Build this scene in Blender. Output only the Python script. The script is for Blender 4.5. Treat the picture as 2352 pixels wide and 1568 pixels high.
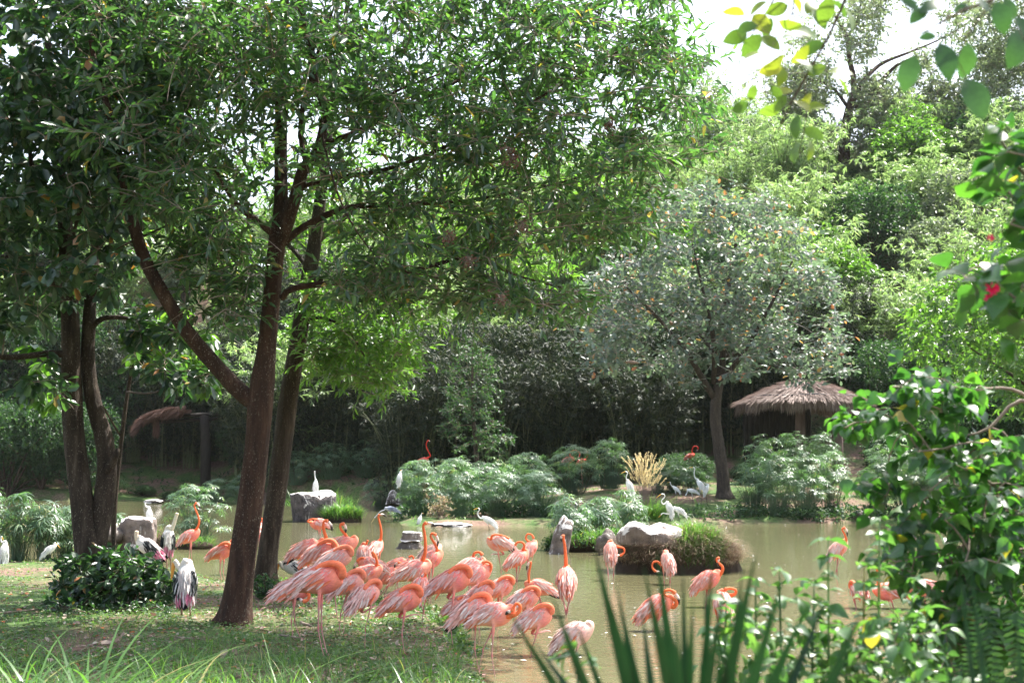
import bpy, math, random
import numpy as np
from mathutils import Vector, Matrix, noise
for _o in list(bpy.data.objects): bpy.data.objects.remove(_o)
rng = np.random.default_rng(11); random.seed(11)
S = bpy.context.scene; COL = S.collection; R = math.radians
# ------------------------------------------------------------ camera, light, exposure
CAMZ = 2.1; FL = 2940.0; TILT = math.atan(301/FL)        # eye height; focal length in units of a 2352 px wide frame
cd = bpy.data.cameras.new('camera'); cam = bpy.data.objects.new('camera', cd); COL.objects.link(cam); S.camera = cam
cam.location = (0, 0, CAMZ); cam.rotation_euler = (math.pi/2 + TILT, 0, 0)
cd.sensor_width = 36; cd.lens = 45; cd.clip_start = .1; cd.clip_end = 3000
cd.dof.use_dof = True; cd.dof.focus_distance = 19; cd.dof.aperture_fstop = 4.0
SUN_EL, SUN_AZ = R(60), R(46)                              # azimuth measured from straight ahead towards the right
W = bpy.data.worlds.new('World'); S.world = W; W.use_nodes = True
nt = W.node_tree; bg = nt.nodes['Background']
sky = nt.nodes.new('ShaderNodeTexSky'); sky.sky_type = 'NISHITA'; sky.sun_disc = False
sky.sun_elevation = SUN_EL; sky.sun_rotation = SUN_AZ; sky.air_density = 1.0; sky.dust_density = 3.0; sky.ozone_density = 1.0
hs = nt.nodes.new('ShaderNodeHueSaturation'); hs.inputs['Saturation'].default_value = .6
nt.links.new(sky.outputs[0], hs.inputs['Color']); nt.links.new(hs.outputs[0], bg.inputs[0]); bg.inputs[1].default_value = .15
sl = bpy.data.lights.new('sun', 'SUN'); sun = bpy.data.objects.new('sun', sl); COL.objects.link(sun)
sl.energy = 5.0; sl.angle = R(.6); sl.color = (1, .96, .88)
sdir = Vector((math.sin(SUN_AZ)*math.cos(SUN_EL), math.cos(SUN_AZ)*math.cos(SUN_EL), math.sin(SUN_EL)))
sun.rotation_euler = sdir.to_track_quat('Z', 'Y').to_euler(); sun.location = (10, 10, 60)
S.view_settings.view_transform = 'Standard'; S.view_settings.look = 'None'; S.view_settings.gamma = 1
S.view_settings.use_curve_mapping = False; S.view_settings.exposure = 1.6
S.cycles.max_bounces = 7; S.cycles.diffuse_bounces = 3; S.cycles.glossy_bounces = 3; S.cycles.transmission_bounces = 4
S.cycles.transparent_max_bounces = 6; S.cycles.volume_bounces = 1; S.cycles.sample_clamp_indirect = 6; S.cycles.caustics_reflective = False
S.cycles.caustics_refractive = False
# ------------------------------------------------------------ geometry helpers
cT, sT = math.cos(TILT), math.sin(TILT)
def ray(px, py):
    x = (np.asarray(px, float)-1176)/FL; y = (784-np.asarray(py, float))/FL
    return np.stack([x, cT - y*sT, sT + y*cT], -1)
def at(px, py, Y):                       # the place seen at (px, py) at distance Y
    d = ray(px, py); k = np.asarray(Y, float)/d[..., 1]
    return d*k[..., None] + np.array([0, 0, CAMZ])
def gd(px, py, z=0.0):                   # the place seen at (px, py) at height z
    d = ray(px, py); k = (z-CAMZ)/d[..., 2]
    return d*k[..., None] + np.array([0, 0, CAMZ])
def unit(v): return v/np.maximum(np.linalg.norm(v, axis=-1, keepdims=True), 1e-9)
def org(p):
    o = np.zeros(3)
    while p is not None: o = o + np.array(p.location); p = p.parent
    return o
def tag(o, label=None, cat=None, group=None, kind=None):
    if label: o['label'] = label
    if cat: o['category'] = cat
    if group: o['group'] = group
    if kind: o['kind'] = kind
    return o
def thing(name, loc, label, cat, group=None):
    o = bpy.data.objects.new(name, None); o.empty_display_size = .1; COL.objects.link(o); o.location = [float(v) for v in loc]
    return tag(o, label, cat, group)
def mesh(name, V, FS, mats, attrs=None, smooth=True, mi=None):
    V = np.asarray(V, np.float32); me = bpy.data.meshes.new(name)
    if isinstance(FS, np.ndarray): FS = [FS]
    FS = [np.asarray(f, np.int32) for f in FS if len(f)]
    loops = np.concatenate([f.ravel() for f in FS]); tot = np.concatenate([np.full(len(f), f.shape[1], np.int32) for f in FS])
    st = np.concatenate([[0], np.cumsum(tot)[:-1]]).astype(np.int32)
    me.vertices.add(len(V)); me.vertices.foreach_set('co', V.ravel())
    me.loops.add(len(loops)); me.loops.foreach_set('vertex_index', loops)
    me.polygons.add(len(tot)); me.polygons.foreach_set('loop_start', st); me.polygons.foreach_set('loop_total', tot)
    me.polygons.foreach_set('use_smooth', np.full(len(tot), smooth))
    for m in (mats if isinstance(mats, (list, tuple)) else [mats]): me.materials.append(m)
    if mi is not None: me.polygons.foreach_set('material_index', np.asarray(mi, np.int32))
    for k, v in (attrs or {}).items():
        v = np.asarray(v, np.float32)
        if v.ndim == 1: a = me.attributes.new(k, 'FLOAT', 'POINT'); a.data.foreach_set('value', v)
        else:
            a = me.attributes.new(k, 'FLOAT_COLOR', 'POINT')
            if v.shape[1] == 3: v = np.concatenate([v, np.ones((len(v), 1), np.float32)], 1)
            a.data.foreach_set('color', v.ravel())
    me.update(calc_edges=True); return me
def obj(name, V, FS, mats, parent=None, attrs=None, smooth=True, mi=None, kind=None, world=True):
    V = np.asarray(V, float)
    if parent is not None and world: V = V - org(parent)
    o = bpy.data.objects.new(name, mesh(name, V, FS, mats, attrs, smooth, mi)); COL.objects.link(o)
    if parent is not None: o.parent = parent
    if kind: o['kind'] = kind
    return o
def link(name, me, parent, M=None, kind=None):
    o = bpy.data.objects.new(name, me); COL.objects.link(o); o.parent = parent
    if M is not None: o.matrix_local = M
    if kind: o['kind'] = kind
    return o
def copy_tree(o, parent=None):
    c = o.copy(); COL.objects.link(c)
    if parent is not None: c.parent = parent
    for ch in list(o.children): copy_tree(ch, c)
    return c
def catmull(P, sub):
    P = np.asarray(P, float); n = len(P)
    Q = np.vstack([2*P[0]-P[1], P, 2*P[-1]-P[-2]]); out = []
    for i in range(n-1):
        a, b, c, d = Q[i:i+4]
        for t in np.arange(sub)/sub:
            out.append(.5*((2*b)+(c-a)*t+(2*a-5*b+4*c-d)*t*t+(3*b-a-3*c+d)*t**3))
    out.append(P[-1]); return np.array(out)
def frames(P, ref):
    T = unit(np.gradient(P, axis=0)); s = np.asarray(ref, float); Sd = []
    for t in T:
        s = s - t*np.dot(s, t); s = s/max(np.linalg.norm(s), 1e-6); Sd.append(s)
    Sd = np.array(Sd); return T, Sd, np.cross(T, Sd)
def loft(P, ra, rb=None, sides=8, ref=(1, .13, .07), cap=True, wob=0, twist=0):
    P = np.asarray(P, float); ra = np.broadcast_to(np.asarray(ra, float), len(P)); rb = ra if rb is None else np.broadcast_to(np.asarray(rb, float), len(P))
    T, A, B = frames(P, ref); a = np.arange(sides)/sides*2*math.pi
    ca, sa = np.cos(a), np.sin(a)
    w = 1 if not wob else 1+wob*np.sin(a*2+np.linspace(0, 5, len(P))[:, None])+wob*.7*np.sin(a*3-np.linspace(0, 9, len(P))[:, None])+rng.normal(0, wob*.35, (len(P), sides))
    V = P[:, None]+A[:, None]*((ra[:, None]*ca)*w)[..., None]+B[:, None]*((rb[:, None]*sa)*w)[..., None]
    V = V.reshape(-1, 3); k = len(P); i = np.arange(k-1)[:, None]*sides; j = np.arange(sides); j2 = (j+1) % sides
    Fq = np.stack([i+j, i+j2, i+sides+j2, i+sides+j], -1).reshape(-1, 4); FS = [Fq]
    if cap:
        V = np.vstack([V, P[0]-T[0]*ra[0]*.3, P[-1]+T[-1]*ra[-1]*.3]); c0, c1 = len(V)-2, len(V)-1
        FS.append(np.concatenate([np.stack([np.full(sides, c0), j2, j], -1), np.stack([np.full(sides, c1), (k-1)*sides+j, (k-1)*sides+j2], -1)]))
    return V, FS
class MB:
    def __init__(s): s.V = []; s.F = {}; s.n = 0; s.A = []
    def add(s, V, FS, val=None):
        V = np.asarray(V, float)
        if isinstance(FS, np.ndarray): FS = [FS]
        for f in FS:
            if len(f): s.F.setdefault(f.shape[1], []).append(np.asarray(f)+s.n)
        s.V.append(V); s.n += len(V)
        if val is not None:
            v = np.asarray(val, float)
            if v.ndim == 0: v = np.full(len(V), float(v))
            elif v.ndim == 1 and len(v) == 3 and len(V) != 3: v = np.tile(v, (len(V), 1))
            s.A.append(v)
        return s
    def build(s, name, mats, parent=None, attr=None, smooth=True, kind=None, world=True):
        V = np.vstack(s.V); FS = [np.vstack(v) for v in s.F.values()]
        return obj(name, V, FS, mats, parent, {attr: np.concatenate(s.A)} if attr else None, smooth, kind=kind, world=world)
def sticks(P0, P1, r0, r1, sides=3):     # many thin straight tapering twigs
    n = len(P0); T = unit(P1-P0); ref = np.where(np.abs(T[:, 2:3]) > .9, np.array([[1., 0, 0]]), np.array([[0, 0, 1.]]))
    A = unit(np.cross(T, ref)); B = np.cross(T, A); a = np.arange(sides)/sides*2*math.pi
    off = A[:, None]*np.cos(a)[:, None]+B[:, None]*np.sin(a)[:, None]
    r0 = np.broadcast_to(r0, n)[:, None, None]; r1 = np.broadcast_to(r1, n)[:, None, None]
    V = np.concatenate([P0[:, None]+off*r0, P1[:, None]+off*r1], 1).reshape(-1, 3)
    j = np.arange(sides); j2 = (j+1) % sides; f = np.stack([j, j2, sides+j2, sides+j], -1)
    return V, (f[None]+np.arange(n)[:, None, None]*2*sides).reshape(-1, 4)
# leaf templates: x along the leaf (length 1), y across, z up
def t_dia(w, f=.25): return np.array([[0, 0, 0], [.42, -w, w*f], [1, 0, -.06], [.42, w, w*f]]), [np.array([[0, 1, 2], [0, 2, 3]])]
def t_hex(w, f=.35, d=.12, a=.28, b=.68, wb=.8):
    return np.array([[0, 0, 0], [a, -w, w*f+.02], [b, -w*wb, w*f-d*.4], [1, 0, -d], [b, w*wb, w*f-d*.4], [a, w, w*f+.02]]), [np.array([[0, 1, 2, 3], [3, 4, 5, 0]])]
def t_big(w, prof, f=.25, d=.25, n=6):   # smooth leaf with a midrib, for leaves near the camera
    V = []; k = len(prof)
    for i, p in enumerate(prof):
        x = i/(k-1); z = .06*math.sin(x*math.pi)-d*x*x
        V += [[x, -w*p, z+w*p*f], [x, 0, z], [x, w*p, z+w*p*f]]
    Fq = [[3*i+c, 3*i+3+c, 3*i+4+c, 3*i+1+c] for i in range(k-1) for c in (0, 1)]
    return np.array(V), [np.array(Fq)]
HEART = [.02, .72, .98, .97, .78, .5, .2, .01]; OVAL = [.02, .5, .82, .98, .95, .72, .35, .01]; ELL = [.06, .58, .88, 1, .98, .84, .55, .05]; OBO = [.02, .2, .4, .65, .9, 1, .8, .1]
def basis(D, N):
    X = unit(D); Yv = unit(np.cross(N, X)); Z = np.cross(X, Yv); return X, Yv, Z
def leafgeo(P, D, N, L, tmpl):
    tv, tf = tmpl; X, Yv, Z = basis(D, N); L = np.broadcast_to(L, len(P))[:, None, None]
    V = P[:, None]+(X[:, None]*tv[:, 0][:, None]+Yv[:, None]*tv[:, 1][:, None]+Z[:, None]*tv[:, 2][:, None])*L
    k = len(tv); FS = [(f[None]+np.arange(len(P))[:, None, None]*k).reshape(-1, f.shape[1]) for f in tf]
    return V.reshape(-1, 3), FS
def leaves(name, P, D, N, L, tmpl, mat, parent=None, val=None, kind='stuff', world=True):
    V, FS = leafgeo(P, D, N, L, tmpl); k = len(tmpl[0])
    val = rng.random(len(P)) if val is None else val
    return obj(name, V, FS, mat, parent, {'rnd': np.repeat(val, k)}, kind=kind, world=world)
def leaf_parts(name, P, D, N, L, tmpl, mats, parent):      # single leaves as parts that share their meshes
    ms = [mesh(name, tmpl[0], tmpl[1], m, {'rnd': np.zeros(len(tmpl[0]))}) for m in (mats if isinstance(mats, list) else [mats])]
    X, Yv, Z = basis(D, N); o0 = org(parent); L = np.broadcast_to(L, len(P))
    for i in range(len(P)):
        M = np.eye(4); M[:3, 0] = X[i]*L[i]; M[:3, 1] = Yv[i]*L[i]; M[:3, 2] = Z[i]*L[i]; M[:3, 3] = P[i]-o0
        link(name, ms[i % len(ms)], parent, Matrix(M.tolist()))
def foliage(P, D, N, L, tmpl, mat, parent, nparts=0, tmpl_part=None):   # the largest-looking leaves as parts, the rest one part of kind stuff
    L = np.broadcast_to(L, len(P)).copy()
    if nparts:
        px = P[:, 0]/P[:, 1]; pz = (P[:, 2]-CAMZ)/P[:, 1]
        inside = (np.abs(px) < .39) & (pz < .36) & (pz > -.16)
        size = L/P[:, 1]*inside; idx = np.argsort(-size)[:nparts]; mask = np.zeros(len(P), bool); mask[idx] = True
        leaf_parts('leaf', P[mask], D[mask], N[mask], L[mask], tmpl_part or tmpl, mat, parent)
        P, D, N, L = P[~mask], D[~mask], N[~mask], L[~mask]
    if len(P): return leaves('foliage', P, D, N, L, tmpl, mat, parent)
def blades(P, az, L, w, bend, k=4, lean=None):  # grass-like strips that arch over
    n = len(P); t = np.linspace(0, 1, k+1); az = np.broadcast_to(az, n); L = np.broadcast_to(L, n); bend = np.broadcast_to(bend, n); w = np.broadcast_to(w, n)
    lean = np.broadcast_to(.15 if lean is None else lean, n)
    h = np.stack([np.cos(az), np.sin(az), 0*az], -1); s = np.stack([-np.sin(az), np.cos(az), 0*az], -1)
    up = L[:, None]*(t-.55*bend[:, None]*t**2.2); out = L[:, None]*(lean[:, None]*t+.75*bend[:, None]*t**2)
    C = P[:, None]+h[:, None]*out[..., None]+np.array([0, 0, 1.])*up[..., None]
    wd = (w[:, None]*(1-t**1.8)*np.minimum(1, .45+2.4*t))[..., None]
    V = np.concatenate([C-s[:, None]*wd, C+s[:, None]*wd], 1).reshape(-1, 3); m = k+1
    i = np.arange(k); f = np.stack([i, i+1, m+i+1, m+i], -1)
    return V, (f[None]+np.arange(n)[:, None, None]*2*m).reshape(-1, 4)
# ------------------------------------------------------------ materials
def newmat(name):
    m = bpy.data.materials.new(name); m.use_nodes = True; t = m.node_tree
    for n in list(t.nodes): t.nodes.remove(n)
    return m, t, t.nodes.new('ShaderNodeOutputMaterial')
def nd(t, ty, **kw):
    n = t.nodes.new(ty)
    for k, v in kw.items():
        if k[0] == '_': n.inputs[k[1:].replace('_', ' ')].default_value = v
        else: setattr(n, k, v)
    return n
def ramp(t, fac, stops, interp='LINEAR'):
    r = t.nodes.new('ShaderNodeValToRGB'); r.color_ramp.interpolation = interp; e = r.color_ramp.elements
    while len(e) > 1: e.remove(e[0])
    e[0].position = stops[0][0]; e[0].color = (*stops[0][1], 1)
    for p, c in stops[1:]: q = e.new(p); q.color = (*c, 1)
    t.links.new(fac, r.inputs[0]); return r.outputs[0]
def leafmat(name, stops, tr=.42, rough=.4, gain=(2.4, 2.9, .9), spec=.5, interp='LINEAR'):
    m, t, out = newmat(name); L = t.links.new
    a = nd(t, 'ShaderNodeAttribute', attribute_name='rnd'); oi = nd(t, 'ShaderNodeObjectInfo')
    ad = nd(t, 'ShaderNodeMath', operation='ADD'); L(a.outputs['Fac'], ad.inputs[0]); L(oi.outputs['Random'], ad.inputs[1])
    fr = nd(t, 'ShaderNodeMath', operation='FRACT'); L(ad.outputs[0], fr.inputs[0])
    c = ramp(t, fr.outputs[0], stops, interp)
    no = nd(t, 'ShaderNodeTexNoise', _Scale=14.0); tc = nd(t, 'ShaderNodeTexCoord'); L(tc.outputs['Object'], no.inputs['Vector'])
    mx = nd(t, 'ShaderNodeMix', data_type='RGBA', blend_type='MULTIPLY'); mx.inputs['Factor'].default_value = .5
    L(c, mx.inputs[6]); L(ramp(t, no.outputs['Fac'], [(.3, (.7, .7, .7)), (.7, (1.25, 1.25, 1.2))]), mx.inputs[7])
    pb = nd(t, 'ShaderNodeBsdfPrincipled', _Roughness=rough); pb.inputs['Specular IOR Level'].default_value = spec
    L(mx.outputs[2], pb.inputs['Base Color'])
    vm = nd(t, 'ShaderNodeVectorMath', operation='MULTIPLY'); vm.inputs[1].default_value = gain; L(mx.outputs[2], vm.inputs[0])
    tb = nd(t, 'ShaderNodeBsdfTranslucent'); L(vm.outputs[0], tb.inputs[0])
    ms = nd(t, 'ShaderNodeMixShader', _Fac=tr); L(pb.outputs[0], ms.inputs[1]); L(tb.outputs[0], ms.inputs[2]); L(ms.outputs[0], out.inputs[0])
    return m
def surf(name, build, rough=.8, spec=.3, bump=None, bstr=.4, bdist=.02):
    m, t, out = newmat(name); pb = nd(t, 'ShaderNodeBsdfPrincipled', _Roughness=rough); pb.inputs['Specular IOR Level'].default_value = spec
    c = build(t, pb); t.links.new(c, pb.inputs['Base Color'])
    if bump:
        b = nd(t, 'ShaderNodeBump', _Strength=bstr, _Distance=bdist); t.links.new(bump(t), b.inputs['Height']); t.links.new(b.outputs[0], pb.inputs['Normal'])
    t.links.new(pb.outputs[0], out.inputs[0]); return m
def noi(t, scale, stretch=(1, 1, 1), detail=5, rough=.6, coord='Object'):
    tc = nd(t, 'ShaderNodeTexCoord'); mp = nd(t, 'ShaderNodeMapping'); mp.inputs['Scale'].default_value = stretch
    n = nd(t, 'ShaderNodeTexNoise', _Scale=scale, _Detail=detail, _Roughness=rough)
    t.links.new(tc.outputs[coord], mp.inputs[0]); t.links.new(mp.outputs[0], n.inputs['Vector']); return n.outputs['Fac']
def mixc(t, f, a, b, mode='MIX'):
    m = nd(t, 'ShaderNodeMix', data_type='RGBA', blend_type=mode)
    for s, v in ((0, f), (6, a), (7, b)):
        if isinstance(v, (int, float)): m.inputs[s].default_value = v
        elif isinstance(v, tuple): m.inputs[s].default_value = (*v, 1)
        else: t.links.new(v, m.inputs[s])
    return m.outputs[2]
def bark(name, c0, c1, c2):
    def b(t, pb):
        base = ramp(t, noi(t, 9, (1, 1, .22)), [(.3, c0), (.55, c1), (.75, c2)])
        spots = ramp(t, noi(t, 60, (1, 1, .45), 3), [(.60, (0, 0, 0)), (.66, (1, 1, 1))])
        big = ramp(t, noi(t, 1.6), [(.40, (.12, .12, .12)), (.6, (.85, .85, .85))])
        f = nd(t, 'ShaderNodeMath', operation='MULTIPLY'); t.links.new(spots, f.inputs[0]); t.links.new(big, f.inputs[1])
        return mixc(t, f.outputs[0], base, (.30, .26, .21))
    return surf(name, b, .8, .25, lambda t: noi(t, 20, (1, 1, .14), 8, .75), 1.0, .06)
M = {}
M['bark'] = bark('bark_red_brown', (.026, .014, .010), (.066, .034, .022), (.13, .075, .05))
M['bark_grey'] = bark('bark_grey_brown', (.024, .017, .013), (.06, .042, .031), (.13, .10, .078))
M['bark_dark'] = bark('bark_dark_grey', (.028, .022, .02), (.06, .045, .036), (.11, .085, .068))
M['twig_pale'] = surf('twig_pale', lambda t, pb: ramp(t, noi(t, 6), [(.3, (.22, .18, .16)), (.7, (.42, .36, .33))]), .7, .3)
M['twig'] = surf('twig', lambda t, pb: ramp(t, noi(t, 6), [(.3, (.13, .095, .075)), (.7, (.32, .25, .20))]), .8, .25)
M['twig_dark'] = surf('twig_dark', lambda t, pb: ramp(t, noi(t, 6), [(.3, (.05, .035, .025)), (.7, (.12, .08, .055))]), .8, .25)
M['leaf_main'] = leafmat('leaf_lance', [(0, (.026, .058, .030)), (.45, (.042, .085, .040)), (.8, (.065, .12, .045)), (.985, (.095, .155, .05)), (.991, (.3, .2, .06)), (.997, (.28, .16, .06))], .46, .38, (1.95, 2.6, 1.0), spec=1.0)
M['leaf_left'] = leafmat('leaf_obovate', [(0, (.020, .048, .030)), (.5, (.034, .072, .042)), (.9, (.055, .105, .05)), (.985, (.08, .14, .045)), (.99, (.42, .12, .03)), (.996, (.3, .2, .12))], .34, .38, (1.9, 2.5, .8), spec=.95)
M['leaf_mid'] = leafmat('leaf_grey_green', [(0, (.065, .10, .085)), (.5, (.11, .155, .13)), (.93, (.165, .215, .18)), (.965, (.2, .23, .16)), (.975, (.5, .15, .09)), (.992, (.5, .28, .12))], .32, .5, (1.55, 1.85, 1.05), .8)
M['leaf_bamboo'] = leafmat('leaf_bamboo', [(0, (.13, .20, .095)), (.5, (.20, .275, .135)), (.9, (.26, .33, .18)), (1, (.36, .38, .24))], .48, .36, (1.7, 1.95, 1.1), .8)
M['leaf_bamboo_shaded'] = leafmat('leaf_bamboo_shaded', [(0, (.010, .020, .012)), (.6, (.017, .032, .017)), (.92, (.04, .055, .025)), (1, (.09, .08, .04))], .22, .5, (1.5, 1.8, .8), .3)  # same bamboo leaves with the shade along the shore put into the colour
M['leaf_bush'] = leafmat('leaf_bush', [(0, (.022, .054, .030)), (.6, (.036, .080, .042)), (1, (.07, .125, .055))], .36, .48, (1.8, 2.2, .8), .35)
M['leaf_bright'] = leafmat('leaf_bright', [(0, (.05, .11, .035)), (.6, (.08, .155, .045)), (1, (.12, .20, .055))], .48, .36, (2.1, 2.5, .8), .7)
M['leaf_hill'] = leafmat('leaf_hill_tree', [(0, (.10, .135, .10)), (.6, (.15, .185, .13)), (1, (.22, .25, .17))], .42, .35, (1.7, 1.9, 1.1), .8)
M['leaf_heart'] = leafmat('leaf_heart', [(0, (.022, .062, .030)), (.6, (.038, .095, .036)), (.98, (.06, .13, .04)), (.988, (.4, .28, .05))], .42, .4, (2.2, 2.9, .7), .8)
M['leaf_herb'] = leafmat('leaf_herb', [(0, (.045, .105, .045)), (.7, (.075, .15, .06)), (.99, (.11, .19, .065)), (1, (.12, .2, .07))], .42, .42, (2.0, 2.4, .8), .8)
M['leaf_yellow'] = leafmat('leaf_yellow_green', [(0, (.05, .10, .03)), (.5, (.09, .15, .035)), (.8, (.17, .22, .04)), (1, (.32, .30, .05))], .5, .35, (1.6, 1.8, .7))
M['leaf_ylw'] = leafmat('leaf_yellow', [(0, (.45, .40, .06)), (1, (.5, .45, .07))], .45, .45, (1.2, 1.2, .7))
M['leaf_thick'] = leafmat('leaf_dark_oval', [(0, (.025, .06, .03)), (1, (.04, .085, .04))], .4, .35, (2.0, 2.5, .9))
M['papyrus'] = leafmat('papyrus', [(0, (.055, .115, .068)), (.6, (.10, .18, .105)), (.93, (.16, .25, .14)), (.985, (.16, .23, .11)), (.992, (.35, .28, .14))], .36, .42, (1.7, 2.1, .8), 1.0)
M['grass'] = leafmat('grass', [(0, (.05, .11, .035)), (.6, (.08, .165, .05)), (.93, (.12, .21, .07)), (1, (.32, .27, .13))], .45, .36, (1.9, 2.2, .8))
M['drygrass'] = leafmat('dry_grass', [(0, (.17, .11, .085)), (.5, (.30, .21, .155)), (.8, (.40, .31, .22)), (1, (.17, .22, .08))], .35, .6, (1.2, 1.1, .9))
M['herb_ground'] = leafmat('ground_herb', [(0, (.05, .10, .04)), (.5, (.08, .15, .055)), (.9, (.12, .2, .07)), (1, (.2, .16, .09))], .35, .5, (1.8, 2.1, .8))
M['litter'] = leafmat('leaf_litter', [(0, (.16, .09, .06)), (.35, (.3, .2, .15)), (.7, (.42, .33, .27)), (.88, (.5, .44, .38)), (.93, (.45, .12, .04)), (1, (.5, .14, .05))], .2, .55, (1.1, 1, .9))
M['yucca'] = leafmat('yucca_blade', [(0, (.007, .028, .014)), (1, (.013, .042, .020))], .14, .45, (1.5, 2.2, 1.0), .35)
M['plume'] = leafmat('plume', [(0, (.72, .60, .36)), (1, (.85, .76, .52))], .45, .7, (1.1, 1.05, .9))
M['straw'] = leafmat('straw', [(0, (.15, .105, .09)), (.5, (.27, .2, .18)), (1, (.42, .34, .31))], .15, .7, (1, 1, 1), .3)
M['straw_brown'] = leafmat('straw_brown', [(0, (.08, .042, .032)), (1, (.19, .11, .085))], .15, .7, (1, 1, 1), .3)
M['petal'] = leafmat('petal', [(0, (.75, .02, .12)), (1, (.85, .04, .2))], .4, .5, (1.1, 1.1, 1.1))
M['berry'] = leafmat('seed_cluster', [(0, (.09, .035, .025)), (1, (.16, .07, .045))], .1, .7, (1, 1, 1))
M['wood'] = surf('grey_wood', lambda t, pb: ramp(t, noi(t, 5, (1, 1, .15)), [(.3, (.10, .07, .065)), (.7, (.24, .17, .16))]), .85, .2, lambda t: noi(t, 30, (1, 1, .1)), .5, .02)
M['wood_dark_shade'] = surf('dark_wood_shade', lambda t, pb: ramp(t, noi(t, 5, (1, 1, .3)), [(.3, (.014, .012, .011)), (.7, (.04, .034, .03))]), .8, .2)  # dark wood, near black also to stand for shade inside the round shelter
M['metal'] = surf('grey_gutter', lambda t, pb: ramp(t, noi(t, 8), [(.3, (.2, .2, .22)), (.7, (.35, .35, .38))]), .45, .5)
M['cord'] = surf('dark_cord', lambda t, pb: ramp(t, noi(t, 8), [(.3, (.03, .03, .04)), (.7, (.06, .06, .07))]), .7, .3)
def rockc(dark, pale, amount=.55):
    def b(t, pb):
        base = ramp(t, noi(t, 3.5, detail=8), [(.3, dark), (.7, pale)])
        g = nd(t, 'ShaderNodeNewGeometry'); sp = nd(t, 'ShaderNodeSeparateXYZ'); t.links.new(g.outputs['True Normal'], sp.inputs[0])
        st = noi(t, 5, (1.6, 1.6, .22), 4)                        # whitewash left by the birds: on tops and in runs down the sides
        ad = nd(t, 'ShaderNodeMath', operation='MULTIPLY_ADD'); ad.inputs[1].default_value = 1.0; t.links.new(sp.outputs[2], ad.inputs[0]); t.links.new(st, ad.inputs[2])
        f = ramp(t, ad.outputs[0], [(amount+.42, (0, 0, 0)), (amount+.85, (.9, .9, .9))])
        run = ramp(t, noi(t, 6, (2.2, 2.2, .12), 3), [(.60, (0, 0, 0)), (.68, (.75, .75, .75))])
        c1 = mixc(t, f, base, (.72, .67, .64)); return mixc(t, run, c1, (.5, .47, .45))
    return b
M['rock'] = surf('rock_whitewashed', rockc((.028, .024, .027), (.12, .10, .10), .42), .8, .25, lambda t: noi(t, 5, detail=10), 1.0, .15)
M['rock_pale'] = surf('rock_pale', rockc((.07, .055, .05), (.27, .21, .185), .52), .75, .3, lambda t: noi(t, 5, detail=10), .9, .10)
M['rock_plain'] = surf('rock_plain', rockc((.05, .042, .04), (.17, .14, .12), 1.1), .8, .25, lambda t: noi(t, 9, detail=9), .7, .05)
M['soil'] = surf('mound_soil', lambda t, pb: ramp(t, noi(t, 5, detail=8), [(.3, (.02, .014, .011)), (.7, (.07, .05, .035))]), .9, .2)
def ground_col(t, pb):
    big = noi(t, .35, detail=6); fine = noi(t, 7, detail=8)
    soil = ramp(t, fine, [(.25, (.07, .045, .034)), (.5, (.16, .105, .08)), (.75, (.27, .19, .145))])
    gr = ramp(t, fine, [(.3, (.035, .07, .02)), (.7, (.10, .16, .05))])
    return mixc(t, ramp(t, big, [(.42, (0, 0, 0)), (.56, (1, 1, 1))]), soil, gr)
M['ground'] = surf('ground', ground_col, .95, .15, lambda t: noi(t, 6, detail=8), .8, .06)
def water_mat():
    m, t, out = newmat('pond_water'); pb = nd(t, 'ShaderNodeBsdfPrincipled', _Roughness=.03, _IOR=1.33)
    c = ramp(t, noi(t, .25, (1, .5, 1), 4), [(.3, (.108, .102, .054)), (.7, (.150, .140, .074))]); t.links.new(c, pb.inputs['Base Color'])
    h1 = noi(t, 2.2, (1, 1.6, 1), 3, .55); h2 = noi(t, 9, (.8, 1.5, 1), 2, .5)
    mm = nd(t, 'ShaderNodeMath', operation='MULTIPLY_ADD'); mm.inputs[1].default_value = .25; t.links.new(h2, mm.inputs[0]); t.links.new(h1, mm.inputs[2])
    b = nd(t, 'ShaderNodeBump', _Strength=.30, _Distance=.05); t.links.new(mm.outputs[0], b.inputs['Height']); t.links.new(b.outputs[0], pb.inputs['Normal'])
    t.links.new(pb.outputs[0], out.inputs[0]); return m
M['water'] = water_mat()
# ------------------------------------------------------------ ground, water
NEAR = [(-900, 1275), (-200, 1280), (60, 1292), (150, 1297), (300, 1292), (400, 1312), (455, 1322), (520, 1340), (600, 1338), (650, 1343), (704, 1362), (796, 1392),
        (865, 1391), (951, 1405), (1012, 1418), (1046, 1465), (1075, 1505), (1100, 1545), (1115, 1600), (1120, 1800), (1140, 2600)]
near = gd(np.array([p[0] for p in NEAR]), np.array([p[1] for p in NEAR]), .0)[:, :2]
near = np.vstack([near, [[1.0, 3.7], [1.7, 6.4], [5, 7.6], [22, 8.2], [60, 9], [60, -60], [-70, -60], [-70, near[0, 1]]]])
FAR = [(-1500, 1146), (-300, 1148), (150, 1149), (370, 1149), (540, 1151), (640, 1156), (800, 1157), (880, 1163), (905, 1190), (925, 1206), (1010, 1210), (1100, 1206),
       (1250, 1207), (1420, 1207), (1560, 1206), (1700, 1202), (1960, 1200), (2100, 1202), (2400, 1205), (3200, 1207), (5200, 1207)]
far = gd(np.array([p[0] for p in FAR]), np.array([p[1] for p in FAR]), .0)[:, :2]
far = np.vstack([far, [[900, far[-1, 1]], [900, 900], [-900, 900], [-900, far[0, 1]]]])
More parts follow.
